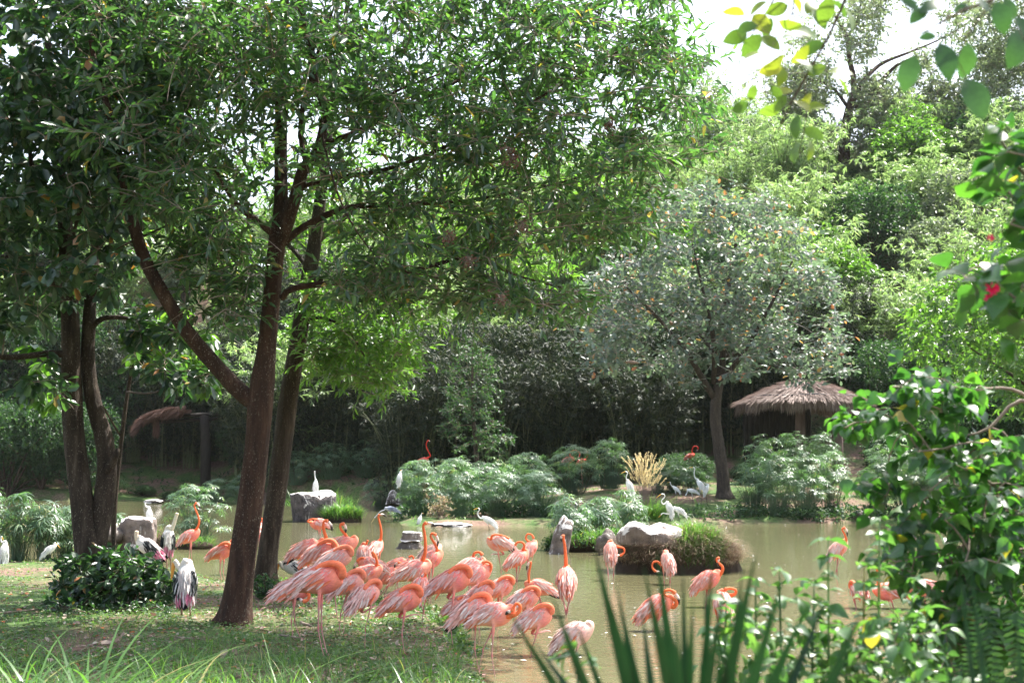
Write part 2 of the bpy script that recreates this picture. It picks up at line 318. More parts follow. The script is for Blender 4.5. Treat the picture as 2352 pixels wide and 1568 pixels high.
def sdf(x, y, poly):
    p = np.stack([x, y], -1); ins = np.zeros(x.shape, bool); dm = np.full(x.shape, 1e9)
    for i in range(len(poly)):
        a, b = poly[i], poly[(i+1) % len(poly)]; e = b-a; w = p-a
        k = np.clip((w@e)/(e@e), 0, 1); dm = np.minimum(dm, np.linalg.norm(w-k[..., None]*e, axis=-1))
        c = (a[1] > y) != (b[1] > y)
        with np.errstate(divide='ignore', invalid='ignore'): ins ^= c & (x < (b[0]-a[0])*(y-a[1])/(b[1]-a[1])+a[0])
    return np.where(ins, dm, -dm)
def sm(a, b, v): t = np.clip((v-a)/(b-a), 0, 1); return t*t*(3-2*t)
def height(x, y):
    x = np.asarray(x, float); y = np.asarray(y, float)
    d1, d2 = sdf(x, y, near), sdf(x, y, far)
    w = .03*np.sin(x*1.7+.6*y)+.025*np.sin(y*2.3-x)+.015*np.sin(4.1*x+3*y)
    h1 = np.where(d1 > 0, np.minimum(d1*.22, .09)+.02*np.minimum(d1, 9)*.5+w*np.clip(d1, 0, 1)*.6, np.maximum(d1*.35, -.7))
    hill = 29.3*sm(76, 136, y+.2*np.clip(x, -30, 50)-16*sm(-14, -26, x)*(1-sm(120, 136, y)))*(.80+.20*sm(-20, 35, x))+1.2*np.sin(x*.11)*sm(80, 110, y)
    h2 = np.where(d2 > 0, np.minimum(d2*.3, .2)+1.25*sm(1, 14, d2)+hill+w*np.clip(d2, 0, 1), np.maximum(d2*.35, -.7))
    return np.maximum(h1, h2)
def hz(x, y): return float(height(np.array([x]), np.array([y]))[0])
ang = np.concatenate([np.arange(-180, -40, 5), np.arange(-40, 40, .32), np.arange(40, 180, 5)])*math.pi/180
rad = np.concatenate([[.01], np.geomspace(1.5, 12, 16)[:-1], np.geomspace(12, 170, 210), [220, 300, 450, 700]])
AA, RR = np.meshgrid(ang, rad); gx, gy = RR*np.sin(AA), RR*np.cos(AA); gzv = height(gx, gy)
na, nr = len(ang), len(rad); i = np.arange(nr-1)[:, None]*na; j = np.arange(na); j2 = (j+1) % na
tag(obj('ground', np.stack([gx, gy, gzv], -1).reshape(-1, 3), np.stack([i+j, i+j2, i+na+j2, i+na+j], -1).reshape(-1, 4)[:, ::-1], M['ground']), kind='structure')
wx, wy = np.meshgrid(np.linspace(-160, 160, 33), np.linspace(2, 130, 14)); k = 33
i = np.arange(13)[:, None]*k; j = np.arange(32)
tag(obj('pond_water', np.stack([wx, wy, 0*wx], -1).reshape(-1, 3), np.stack([i+j, i+j+1, i+k+j+1, i+k+j], -1).reshape(-1, 4), M['water']), kind='structure')
# ------------------------------------------------------------ trees
def resample(P, r, step):
    P = np.asarray(P, float); c = catmull(np.column_stack([P, r]), 6); s = np.concatenate([[0], np.cumsum(np.linalg.norm(np.diff(c[:, :3], axis=0), axis=1))])
    n = max(2, int(s[-1]/step)+1); q = np.linspace(0, s[-1], n); return np.stack([np.interp(q, s, c[:, k]) for k in range(4)], -1)
def px_limb(pts, step=.12):               # [(px, py, Y, radius)]
    a = np.array(pts, float); return resample(at(a[:, 0], a[:, 1], a[:, 2]), a[:, 3], step)
def poly_pts(poly, n, Y0, Y1, dens=None):
    poly = np.array(poly, float); lo, hi = poly.min(0), poly.max(0); out = np.zeros((0, 2))
    while len(out) < n:
        p = lo+(hi-lo)*rng.random((n*3, 2)); keep = sdf(p[:, 0], p[:, 1], poly) > 0
        if dens is not None: keep &= rng.random(len(p)) < dens(p[:, 0], p[:, 1])
        out = np.vstack([out, p[keep]])
    out = out[:n]; Y = Y0+(Y1-Y0)*rng.random(n); return at(out[:, 0], out[:, 1], Y)
def grow(limbs, att, step=.3, rk=.011, bow=.12, upcost=0.0):
    NP = [l[:, :3] for l in limbs]; NR = [l[:, 3] for l in limbs]
    P = np.vstack(NP); Rr = np.concatenate(NR); cap = len(P)+len(att)*30
    BP = np.zeros((cap, 3)); BR = np.zeros(cap); n = len(P); BP[:n] = P; BR[:n] = Rr
    d0 = np.array([np.min(np.linalg.norm(P-a, axis=1)) for a in att]); out = []
    for a in att[np.argsort(d0)]:
        d = np.linalg.norm(BP[:n]-a, axis=1); d = d+upcost*np.maximum(0, BP[:n, 2]-a[2]); k = int(np.argmin(d)); s = BP[k]; L = np.linalg.norm(a-s)
        if L < .05: continue
        r0 = min(BR[k]*.75, .005+rk*L+.002); r0 = max(r0, .004); m = max(2, int(L/step)+1); t = np.linspace(0, 1, m+1)[:, None]
        c = (s+a)/2+rng.normal(0, bow, 3)*L+np.array([0, 0, bow*L*.6]); pth = (1-t)**2*s+2*t*(1-t)*c+t*t*a
        rr = np.linspace(r0, .0035, m+1); out.append((pth, rr)); BP[n:n+m] = pth[1:]; BR[n:n+m] = rr[1:]; n += m
    return out
def tubes(out, sides=5):
    mb = MB()
    for P, r in out: mb.add(*loft(P, r, sides=sides, cap=False))
    return mb
def sprays(att, T, L, K, spread=.7, droop=.15, flat=.5, up=.1):    # leafy twigs at every branch end
    n = len(att); S0 = np.repeat(att, T, 0); D = rng.normal(0, 1, (n*T, 3)); D[:, 2] = D[:, 2]*flat+up; D = unit(D)
    E = S0+D*L*rng.uniform(.6, 1.2, (n*T, 1)); t = np.linspace(.12, 1, K)[None, :, None]
    P = (S0[:, None]*(1-t)+E[:, None]*t).reshape(-1, 3); Dl = unit(np.repeat(D, K, 0)*.75+rng.normal(0, spread*.55, (n*T*K, 3))+np.array([0, 0, -droop]))
    N = unit(rng.normal(0, .42, (n*T*K, 3))+np.array([0, 0, 1.])); return S0, E, P, Dl, N
def haze(d):
    m, t, out = newmat('haze_air'); v = nd(t, 'ShaderNodeVolumePrincipled'); v.inputs['Density'].default_value = d; v.inputs['Color'].default_value = (.95, .97, 1, 1); v.inputs['Anisotropy'].default_value = .3
    t.links.new(v.outputs[0], out.inputs['Volume']); x0, x1, y0, y1, z0, z1 = -170, 170, -70, 190, -2, 75
    V = np.array([[x, y, z] for x in (x0, x1) for y in (y0, y1) for z in (z0, z1)]); F = np.array([[0, 1, 3, 2], [4, 6, 7, 5], [0, 4, 5, 1], [2, 3, 7, 6], [0, 2, 6, 4], [1, 5, 7, 3]])
    tag(obj('haze', V, F, m, smooth=False), 'thin bright haze hanging in the air over the pond and hillside', 'haze', kind='stuff')
haze(.00006)
# ============================================================ near trees
def base_of(l): return (l[0][0], l[0][1], l[0][2])
def limb_obj(name, l, mat, parent, sides=14, wob=.035): 
    if sides < 18: V, FS = loft(l[:, :3], l[:, 3], sides=sides, cap=True, wob=wob); return obj(name, V, FS, mat, parent)
    sides = 34; L_ = np.linalg.norm(np.diff(l[:, :3], axis=0), axis=1).sum(); q = resample(l[:, :3], l[:, 3], min(.07, .07*l[0, 3]/.2+.02))
    V, FS = loft(q[:, :3], q[:, 3], sides=sides, cap=True); k = len(q); Vb = V[:k*sides].reshape(k, sides, 3); seed = l[0, 0]*7
    for i_ in range(k):
        h_ = q[i_, 2]; fl = math.exp(-max(0, h_-q[0, 2])/.22)
        for j_ in range(sides):
            a_ = j_/sides*6.2832; d_ = noise.noise(Vector((math.cos(a_)*5, math.sin(a_)*5, h_*1.1+seed)))*.055+noise.noise(Vector((math.cos(a_)*1.6, math.sin(a_)*1.6, h_*.9+seed)))*.10+abs(noise.noise(Vector((math.cos(a_)*11, math.sin(a_)*11, h_*2.6+seed))))*.05
            d_ += fl*.22*max(0, math.sin(a_*5+seed))**2
            Vb[i_, j_] = q[i_, :3]+(Vb[i_, j_]-q[i_, :3])*(1+d_)
    V[:k*sides] = Vb.reshape(-1, 3); return obj(name, V, FS, mat, parent)
def near_tree(label, group, limbs, att, mat, leafmatl, tmpl, L, T, tl, K, spread, droop, nparts, tmpl_part=None, flat=.5, extra=None, twm='twig', tr_=1.0, bare=0):
    root = thing('tree', limbs[0][0, :3], label, 'tree', group)
    l0 = limbs[0].copy(); hh_ = l0[:, 2]-l0[0, 2]; l0[:, 3] *= 1+.30*np.exp(-np.maximum(hh_, 0)/.16); limb_obj('trunk', l0, mat, root, 20, .05)
    for l in limbs[1:]: limb_obj('branch', l, mat, root, 10 if l[0, 3] > .05 else 7, .05)
    br = grow(limbs, att, rk=.0135)
    tubes(br, 5).build('thin_branches', M[twm], root, kind='stuff')
    if bare:                                                     # long bare twigs arching out of the crown
        bt_ = []; c0 = limbs[0][:, :3].mean(0)
        for _ in range(bare):
            p_, r_ = br[rng.integers(len(br))]; s_ = p_[rng.integers(len(p_))]; dd = unit((s_-c0)*[1, .6, .15]+rng.normal(0, 1.1, 3)*[1, 1, .45]); L_ = rng.uniform(.4, 1.05); t_ = np.linspace(0, 1, 9)[:, None]; b_ = rng.normal(0, .35, 3)
            bt_.append((s_+dd*L_*t_+(b_+[0, 0, -.25])*L_*t_**2, np.linspace(.007, .0025, 9)))
        tubes(bt_, 5).build('bare_twigs', M['twig'], root, kind='stuff')
    S0, E, P, D, N = sprays(att, T, tl, K, spread, droop, flat)
    V, F = sticks(S0, E, .0055*tr_, .0025*tr_); obj('twigs', V, F, M[twm], root, kind='stuff')
    if extra is not None: P, D, N = [np.vstack([a, b]) for a, b in zip((P, D, N), extra)]
    foliage(P, D, N, L*rng.uniform(.65, 1.2, len(P)), tmpl, M[leafmatl], root, nparts, tmpl_part)
    return root
Y1 = 17.4
trunk = px_limb([(533, 1446, Y1, .235), (541, 1405, Y1, .205), (556, 1290, Y1, .178), (575, 1150, Y1, .168), (589, 1020, Y1, .162), (599, 905, Y1, .165), (613, 790, Y1, .128), (626, 660, Y1, .118), (636, 560, Y1, .115), (645, 470, Y1+.2, .095), (645, 330, Y1+.4, .09), (648, 150, Y1+.5, .075), (655, -60, Y1+.6, .06), (650, -300, Y1+.7, .04)])
limbs = [trunk,
 px_limb([(597, 935, Y1, .10), (565, 910, Y1, .118), (522, 868, Y1-.05, .108), (475, 815, Y1-.1, .10), (425, 755, Y1-.2, .094), (372, 670, Y1-.3, .088), (330, 590, Y1-.3, .082), (302, 500, Y1-.4, .075), (283, 430, Y1-.4, .065), (262, 300, Y1-.5, .05), (215, 130, Y1-.5, .035), (190, -80, Y1-.5, .02)]),
 px_limb([(640, 565, Y1, .085), (655, 530, Y1-.1, .088), (683, 440, Y1-.2, .082), (697, 390, Y1-.3, .078), (728, 352, Y1-.3, .075), (741, 300, Y1-.3, .06), (746, 250, Y1-.3, .058), (722, 180, Y1-.3, .055), (714, 110, Y1-.3, .05), (692, 30, Y1-.4, .042), (680, -120, Y1-.4, .03)]),
 px_limb([(705, 380, Y1-.3, .04), (693, 330, Y1-.2, .038), (692, 270, Y1-.2, .034), (708, 200, Y1-.1, .03), (740, 90, Y1, .022), (790, -40, Y1, .012)]),
 px_limb([(648, 685, Y1, .045), (672, 663, Y1-.1, .045), (760, 650, Y1-.2, .04), (880, 640, Y1-.4, .034), (1000, 608, Y1-.6, .028), (1085, 590, Y1-.7, .024), (1180, 630, Y1-.8, .016), (1290, 660, Y1-.9, .008)]),
 px_limb([(650, 560, Y1, .05), (700, 520, Y1+.1, .05), (790, 480, Y1+.2, .042), (900, 470, Y1+.4, .034), (1060, 462, Y1+.6, .026), (1240, 430, Y1+.8, .018), (1400, 390, Y1+.8, .009)]),
 px_limb([(740, 330, Y1-.3, .035), (800, 310, Y1-.2, .034), (930, 250, Y1, .03), (1080, 170, Y1+.2, .022), (1230, 80, Y1+.4, .015), (1330, 10, Y1+.4, .009)]),
 px_limb([(690, 430, Y1-.2, .035), (760, 410, Y1-.4, .034), (900, 385, Y1-.7, .03), (1060, 320, Y1-1, .024), (1230, 230, Y1-1.2, .017), (1400, 130, Y1-1.3, .01), (1500, 70, Y1-1.3, .006)]),
 px_limb([(738, 245, Y1-.3, .03), (790, 225, Y1-.2, .032), (860, 232, Y1-.2, .026), (920, 205, Y1-.1, .02), (1010, 170, Y1, .012)]),
 px_limb([(634, 545, Y1, .045), (600, 515, Y1-.2, .042), (555, 480, Y1-.4, .036), (510, 420, Y1-.6, .026), (470, 330, Y1-.8, .018), (430, 250, Y1-.9, .01)]),
 px_limb([(741, 270, Y1-.3, .02), (745, 330, Y1-.8, .016), (790, 480, Y1-1.4, .012), (880, 600, Y1-1.8, .009), (1010, 640, Y1-2, .006)]),
 px_limb([(1000, 610, Y1-.6, .012), (1080, 640, Y1-.9, .011), (1180, 690, Y1-1.1, .009), (1280, 700, Y1-1.2, .006)])]
PM = [(180, -190), (1640, -190), (1560, -30), (1560, 60), (1600, 110), (1650, 200), (1665, 290), (1640, 330), (1600, 380), (1560, 450), (1480, 520), (1400, 560), (1370, 610), (1330, 600), (1250, 570), (1180, 610), (1050, 590), (960, 560), (900, 600), (790, 560), (720, 470), (560, 500), (480, 620), (420, 560), (330, 480), (200, 300)]
def clump(x, y, s=.011, k=4.0, off=.12):
    v = np.array([noise.noise(Vector((a*s, b*s*1.3, 5.5))) for a, b in zip(x, y)]); return np.clip(off*k+k*v, .06, 1)
def dens_main(x, y):
    d = clump(x, y); d = np.where(x < 560, np.maximum(d, .5), d)
    d = np.where(((x-700)/170)**2+((y-420)/190)**2 < 1, .22, d)
    d = np.where((x > 1250) & (y < 120), .45, d); d = np.where((x > 1000) & (x < 1500) & (y > 120) & (y < 520), np.maximum(d, .35), d)
    d = np.where((y < 260), np.maximum(d, .5), d); return np.where(y < 0, d*.6, d)
att = poly_pts(PM, 1270, Y1-2.3, Y1+2.4, dens_main)
att = np.vstack([att, poly_pts([(720, 640), (850, 600), (1000, 640), (1160, 640), (1330, 690), (1360, 730), (1250, 740), (1200, 700), (980, 700), (800, 700)], 60, Y1-1.8, Y1-.2),
                 poly_pts([(380, 560), (560, 560), (580, 700), (520, 760), (420, 700)], 45, Y1-1.2, Y1+1)])
T_L = t_hex(.155, .3, .14, .3, .7, .75)
near_tree('tall middle tree whose long limb forks off left, with a spreading crown of narrow leaves', None,
          limbs, att, M['bark'], 'leaf_main', T_L, .172, 4, .5, 7, .85, .2, 300, bare=320)
# seed clusters hanging in the crown
for (x, y) in [(1180, 370), (1168, 350), (1030, 545), (1150, 690), (1400, 290), (1075, 600), (1200, 520)]:
    p = at(x, y, Y1-2.4); q = p+rng.normal(0, .055, (60, 3)); root = thing('seed_cluster', p, 'reddish brown seed cluster '+{1180: 'right of centre in the big near crown', 1168: 'just above the right of centre cluster', 1030: 'low in the crown above the straight bare limb', 1150: 'hanging lowest under the crown', 1400: 'far right in the big near crown', 1075: 'near the end of the straight bare limb', 1200: 'in the lower right of the big near crown'}[x], 'seed cluster', 'seed clusters in the crown of the middle tree')
    V, F = sticks(np.repeat(p[None], 60, 0)+[0, 0, .06], q, .0015, .001); obj('stalks', V, F, M['twig'], root)
    leaves('seed_pods', q, unit(rng.normal(0, 1, (60, 3))), unit(rng.normal(0, 1, (60, 3))), .035, t_hex(.35), M['berry'], root)
# third tree, a little farther back
Y2 = 22.4
limbs = [px_limb([(607, 1352, Y2, .19), (611, 1300, Y2, .175), (622, 1220, Y2, .168), (640, 1090, Y2, .165), (655, 980, Y2, .16), (668, 880, Y2, .155), (685, 780, Y2, .148), (700, 690, Y2, .14), (716, 600, Y2, .13), (730, 500, Y2, .11), (745, 380, Y2, .09), (770, 200, Y2, .06), (800, 0, Y2, .04)]),
 px_limb([(712, 640, Y2, .05), (760, 640, Y2, .045), (850, 650, Y2, .035), (950, 680, Y2, .024), (1080, 700, Y2, .012)]),
 px_limb([(722, 560, Y2, .06), (790, 500, Y2+.3, .05), (900, 420, Y2+.6, .035), (1050, 330, Y2+1, .02)]),
 px_limb([(690, 740, Y2, .03), (740, 730, Y2-.3, .028), (800, 760, Y2-.5, .02), (850, 840, Y2-.7, .01)]),
 px_limb([(712, 620, Y2, .05), (660, 560, Y2+.3, .04), (560, 480, Y2+.8, .03), (440, 420, Y2+1, .018)])]
att = np.vstack([poly_pts([(690, 660), (780, 640), (900, 650), (1000, 690), (1010, 740), (960, 800), (920, 860), (880, 920), (820, 910), (760, 860), (700, 850), (690, 760)], 130, Y2-1.3, Y2+1),
                 poly_pts([(360, 300), (700, 330), (1100, 250), (1400, 330), (1350, 640), (1050, 620), (800, 620), (560, 640), (400, 560)], 260, Y2-.5, Y2+3.5)])
near_tree('slim leaning tree behind the middle tree with a low tuft of bright leaves', None, limbs, att, M['bark_grey'], 'leaf_bright', T_L, .165, 4, .5, 8, .8, .3, 0)
# left double-stemmed tree
Y3 = 19.6
limbs = [px_limb([(218, 1402, Y3, .26), (212, 1340, Y3, .225), (206, 1265, Y3, .22), (190, 1160, Y3, .175), (172, 1030, Y3, .155), (165, 900, Y3, .148), (163, 780, Y3, .14), (158, 650, Y3, .13), (150, 520, Y3, .11), (135, 380, Y3, .085), (120, 200, Y3, .06), (100, 0, Y3, .04)]),
 px_limb([(212, 1290, Y3, .16), (232, 1190, Y3+.05, .158), (246, 1090, Y3+.1, .15), (240, 1010, Y3+.1, .135), (214, 920, Y3+.15, .115), (202, 830, Y3+.15, .105), (204, 740, Y3+.2, .10), (212, 620, Y3+.3, .09), (235, 500, Y3+.4, .07), (262, 360, Y3+.5, .05), (290, 180, Y3+.6, .03)]),
 px_limb([(244, 1085, Y3, .06), (258, 1060, Y3-.05, .062), (268, 1040, Y3-.1, .045), (272, 1030, Y3-.1, .03)], .05),
 px_limb([(165, 815, Y3, .06), (110, 812, Y3-.2, .052), (30, 820, Y3-.5, .045), (-80, 812, Y3-.8, .035)]),
 px_limb([(160, 690, Y3, .05), (110, 640, Y3-.5, .04), (30, 590, Y3-1, .03), (-60, 600, Y3-1.2, .02)]),
 px_limb([(205, 760, Y3+.2, .045), (240, 730, Y3, .04), (320, 735, Y3-.5, .03), (400, 760, Y3-1, .018)]),
 px_limb([(162, 640, Y3, .045), (200, 600, Y3-.8, .035), (290, 560, Y3-1.6, .02), (400, 510, Y3-2.4, .008)]),
 px_limb([(150, 520, Y3, .05), (90, 430, Y3-.6, .04), (70, 330, Y3-1, .03), (120, 200, Y3-1.5, .02)]),
 px_limb([(158, 600, Y3, .03), (190, 470, Y3-1, .026), (290, 330, Y3-2, .02), (400, 200, Y3-2.5, .012)])]
att = np.vstack([poly_pts([(-260, -300), (330, -300), (450, -60), (500, 80), (470, 200), (440, 300), (400, 400), (330, 480), (330, 560), (300, 640), (180, 700), (90, 760), (-60, 780), (-260, 760)], 1020, Y3-3.4, Y3+2.2, lambda x, y: np.where(y < 0, .5, np.where(y > 620, .55, 1))),
                 poly_pts([(300, 720), (420, 730), (480, 800), (500, 880), (420, 890), (330, 860), (280, 800)], 34, Y3-1.8, Y3+.4),
                 poly_pts([(60, 800), (150, 830), (140, 940), (90, 900)], 8, Y3-1.6, Y3)])
T_O = t_hex(.2, .25, .16, .35, .78, 1.15)
near_tree('left double stemmed tree with broad glossy leaves standing over a leafy bush', None,
          limbs, att, M['bark_grey'], 'leaf_left', T_O, .20, 3, .28, 7, 1.0, .5, 300, twm='twig', bare=60)
# drooping broad leaves below the left crown (own rosettes of a sapling limb) belong to a small tree behind
def rosettes(att, K, L, droop, tilt=.0):
    n = len(att); a = rng.uniform(0, 6.283, (n, K)); D = np.stack([np.cos(a), np.sin(a), -droop+rng.normal(0, .25, (n, K))], -1).reshape(-1, 3)
    P = np.repeat(att, K, 0); D = unit(D); N = unit(np.cross(np.cross(D, [0, 0, 1.]), D)+rng.normal(0, .25, D.shape)); return P+D*.02, D, N
att = np.vstack([poly_pts([(310, 690), (420, 690), (500, 770), (525, 880), (470, 890), (380, 860), (300, 800)], 46, 20.4, 23), poly_pts([(40, 780), (150, 800), (150, 950), (90, 960)], 12, 20.2, 21.5)])
sap = [px_limb([(262, 1330, 23, .05), (262, 1180, 23, .045), (280, 1000, 23, .04), (300, 860, 23, .035), (330, 760, 22.6, .03), (390, 690, 22, .018)]), px_limb([(290, 900, 23, .02), (360, 900, 22.2, .015), (460, 850, 21.4, .009)]), px_limb([(276, 1000, 23, .02), (200, 880, 22, .015), (110, 820, 21, .009)])]
root = thing('tree', sap[0][0, :3], 'slender young tree with big drooping bright leaves between the two dark trunks', 'tree')
for q, l in enumerate(sap): limb_obj('trunk' if q == 0 else 'branch', l, M['bark_grey'], root, 7)
tubes(grow(sap, att), 4).build('thin_branches', M['twig_dark'], root, kind='stuff')
P, D, N = rosettes(att, 11, .3, .75)
foliage(P, D, N, rng.uniform(.22, .36, len(P)), t_hex(.17, .3, .2, .35, .75, 1.1), M['leaf_bright'], root, 300)
# leafy bush round the foot of the left tree
def bush(name, label, cat, att, base, L, tmpl, mat, T=3, tl=.2, K=6, spread=.8, droop=.1, nparts=0, r=.012, group=None, stemm='twig_dark', flat=.6, tp=None):
    root = thing(name, base, label, cat, group); c = np.array(base); idx = np.arange(0, len(att), max(1, len(att)//60))
    S_, E_ = np.repeat((c+[0, 0, 0])[None], len(idx), 0)+rng.normal(0, .12, (len(idx), 3))*[1, 1, 0]*np.ptp(att[:, 0])*.8, att[idx]
    V, F = sticks(S_, E_, r, r*.4, 4); obj('stems', V, F, M[stemm], root, kind='stuff')
    S0, E, P, D, N = sprays(att, T, tl, K, spread, droop, flat, .25)
    V, F = sticks(S0, E, .0035, .002); obj('twigs', V, F, M[stemm], root, kind='stuff')
    foliage(P, D, N, L*rng.uniform(.6, 1.2, len(P)), tmpl, M[mat], root, nparts, tp); return root
att = poly_pts([(120, 1385), (140, 1310), (180, 1270), (260, 1262), (330, 1290), (370, 1310), (405, 1330), (400, 1370), (350, 1395), (250, 1400), (150, 1400)], 190, 18.6, 20.6)
bush('bush', 'dark leafy bush of broad upright leaves round the foot of the left double stemmed tree', 'bush', att, at(230, 1400, 19.3), .15, T_O, 'leaf_left', nparts=300)
att = poly_pts([(80, 1405), (110, 1385), (200, 1395), (330, 1390), (400, 1385), (390, 1425), (250, 1425), (120, 1425)], 110, 18, 19)
bush('ground_cover_patch', 'low patch of small dark leaves spreading in front of the bush under the left tree', 'low plants', att, at(240, 1420, 18.3), .06, T_O, 'leaf_left', T=3, tl=.12)
att = poly_pts([(572, 1360), (580, 1335), (620, 1330), (640, 1345), (650, 1375), (600, 1380)], 40, 20.5, 21.5)
bush('bush', 'small tuft of leaves between the feet of the middle tree and slim leaning tree', 'bush', att, at(608, 1380, 21), .08, T_O, 'leaf_bush', T=3, tl=.12)
# ============================================================ tree on the far bank
Y4 = 62.0; zb = hz(at(1660, 1130, Y4)[0], Y4); yb = 784-FL*math.tan(math.atan((zb-CAMZ)/Y4)-TILT)
limbs = [px_limb([(1664, yb+4, Y4, .36), (1660, 1090, Y4, .29), (1650, 1020, Y4, .265), (1643, 960, Y4, .255), (1647, 905, Y4, .24), (1655, 860, Y4, .22), (1662, 780, Y4, .17), (1670, 680, Y4, .12), (1690, 560, Y4, .07)], .4),
 px_limb([(1645, 920, Y4, .16), (1620, 880, Y4-.3, .15), (1590, 830, Y4-1, .12), (1520, 740, Y4-2, .08), (1440, 660, Y4-3, .04)], .4),
 px_limb([(1652, 880, Y4, .15), (1700, 820, Y4-.5, .12), (1760, 720, Y4-1.4, .08), (1820, 600, Y4-2, .04)], .4),
 px_limb([(1640, 880, Y4, .14), (1640, 790, Y4-1, .12), (1620, 690, Y4-2, .08), (1590, 560, Y4-2.6, .04)], .4),
 px_limb([(1660, 820, Y4, .1), (1720, 800, Y4+1, .08), (1820, 740, Y4+2, .05)], .4),
 px_limb([(1650, 830, Y4, .1), (1600, 760, Y4+1.5, .08), (1500, 700, Y4+3, .05)], .4)]
zt = poly_pts([(1330, 830), (1310, 760), (1350, 680), (1400, 600), (1450, 520), (1500, 460), (1580, 425), (1680, 425), (1760, 450), (1850, 530), (1900, 620), (1935, 740), (1940, 850), (1900, 900), (1830, 895), (1780, 880), (1720, 860), (1650, 880), (1560, 880), (1480, 850), (1400, 860)], 680, Y4-4.5, Y4+5, lambda x, y: clump(x, y, .02, 3.6, .26))
root = near_tree('round crowned tree on the far bank with silvery leaves and a few orange ones', None, limbs, zt, M['bark_dark'], 'leaf_mid', t_hex(.25, .3, .1, .35, .75, 1.1), .29, 4, .85, 5, .9, .25, 0, tr_=2.6, twm='twig_pale')
# ============================================================ masses of growth behind the pond
def make_bamboo(nc=42, H=9.0, out=3.4, nl=11, L=.36, mat='leaf_bamboo', s0=.25, dy=0.0):
    mb = MB(); Ps = []; 
    for c in range(nc):
        a = rng.uniform(0, 6.283); h = H*rng.uniform(.6, 1.05); o = out*rng.uniform(.25, 1.15); b0 = rng.normal(0, .45, 2)
        t = np.linspace(0, 1, 9); P = np.stack([b0[0]+math.cos(a)*o*t**2.1, b0[1]+math.sin(a)*o*t**2.1, h*(t-.22*t**3.2)], -1)
        mb.add(*loft(P, np.linspace(.045, .008, 9), sides=4, cap=False))
        tt = rng.uniform(s0, 1, int(17*h/9)); Ps.append(np.stack([np.interp(tt, t, P[:, k]) for k in range(3)], -1)+rng.normal(0, .42, (len(tt), 3))*[1, 1, .6])
    Pn = np.vstack(Ps); S0, E, P, D, N = sprays(Pn, 2, .55, nl, .75, .55, .4)
    return mb, P, D, N, L*rng.uniform(.6, 1.2, len(P))
T_B = t_dia(.085, .3)
def proto(name, maker, matl, stem):
    mb, P, D, N, L = maker
    V, FS = leafgeo(P, D, N, L, T_B); me = mesh(name+'_foliage', V, FS, M[matl], {'rnd': np.repeat(rng.random(len(P)), 4)})
    Vc = np.vstack(mb.V); FC = [np.vstack(v) for v in mb.F.values()]; ms = mesh(name+'_culms', Vc, FC, stem); return ms, me
M['culm'] = surf('culm', lambda t, pb: ramp(t, noi(t, 2), [(.3, (.06, .09, .03)), (.7, (.14, .15, .07))]), .5, .4)
BP = [proto('bamboo', make_bamboo(), 'leaf_bamboo', M['culm']) for _ in range(3)]
BD = [proto('bamboo_shaded', make_bamboo(40, 10, 3.0, 11, .34, 'leaf_bamboo_shaded', .12), 'leaf_bamboo_shaded', M['culm']) for _ in range(3)]
def make_shrub(rx, h, n, L, lumps=7):
    c = rng.normal(0, .5, (lumps, 3))*[rx*.6, rx*.6, h*.28]+[0, 0, h*.55]; r = rng.uniform(.45, .75, lumps)
    k = rng.integers(0, lumps, n); d = unit(rng.normal(0, 1, (n, 3))); q = c[k]+d*(r[k]*rng.uniform(.5, 1.05, n)**.4)[:, None]*[rx*.75, rx*.75, h*.5]
    q[:, 2] = np.maximum(q[:, 2], .1); S0, E, P, D, N = sprays(q, 2, .4, 5, .9, .25, .6)
    mb = MB(); idx = rng.integers(0, n, 26)
    for i_ in idx:
        m = q[i_]*[.4, .4, .6]; mb.add(*loft(np.array([[0, 0, 0], m*.6, m, q[i_]]), [.09, .06, .045, .01], sides=4, cap=False))
    return mb, P, D, N, L*rng.uniform(.6, 1.25, len(P))
def proto2(name, mk_, matl, tm, stem=None):
    mb, P, D, N, L = mk_; V, FS = leafgeo(P, D, N, L, tm); me = mesh(name+'_foliage', V, FS, M[matl], {'rnd': np.repeat(rng.random(len(P)), len(tm[0]))})
    return mesh(name+'_stems', np.vstack(mb.V), [np.vstack(v) for v in mb.F.values()], stem or M['bark_grey']), me
T_S = t_dia(.24, .3)
SB = [proto2('shrub', make_shrub(3.2, 4.2, 1500, .17), m, T_S) for m in ('leaf_bush', 'leaf_bright', 'leaf_bush')]
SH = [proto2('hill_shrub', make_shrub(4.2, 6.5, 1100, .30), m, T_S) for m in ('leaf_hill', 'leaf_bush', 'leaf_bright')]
def plant(name, pr, x, y, s, label, cat, group, z=None, sz=1.0, rot=None, leaf='foliage', stem='culms'):
    r = thing(name, (x, y, (hz(x, y)-.05) if z is None else z), label, cat, group)
    a = rng.uniform(0, 6.283) if rot is None else rot
    Mx = Matrix.Rotation(a, 4, 'Z') @ Matrix.Diagonal((s, s, s*sz, 1))
    link(stem, pr[0], r, Mx, kind='stuff'); link(leaf, pr[1], r, Mx, kind='stuff'); return r
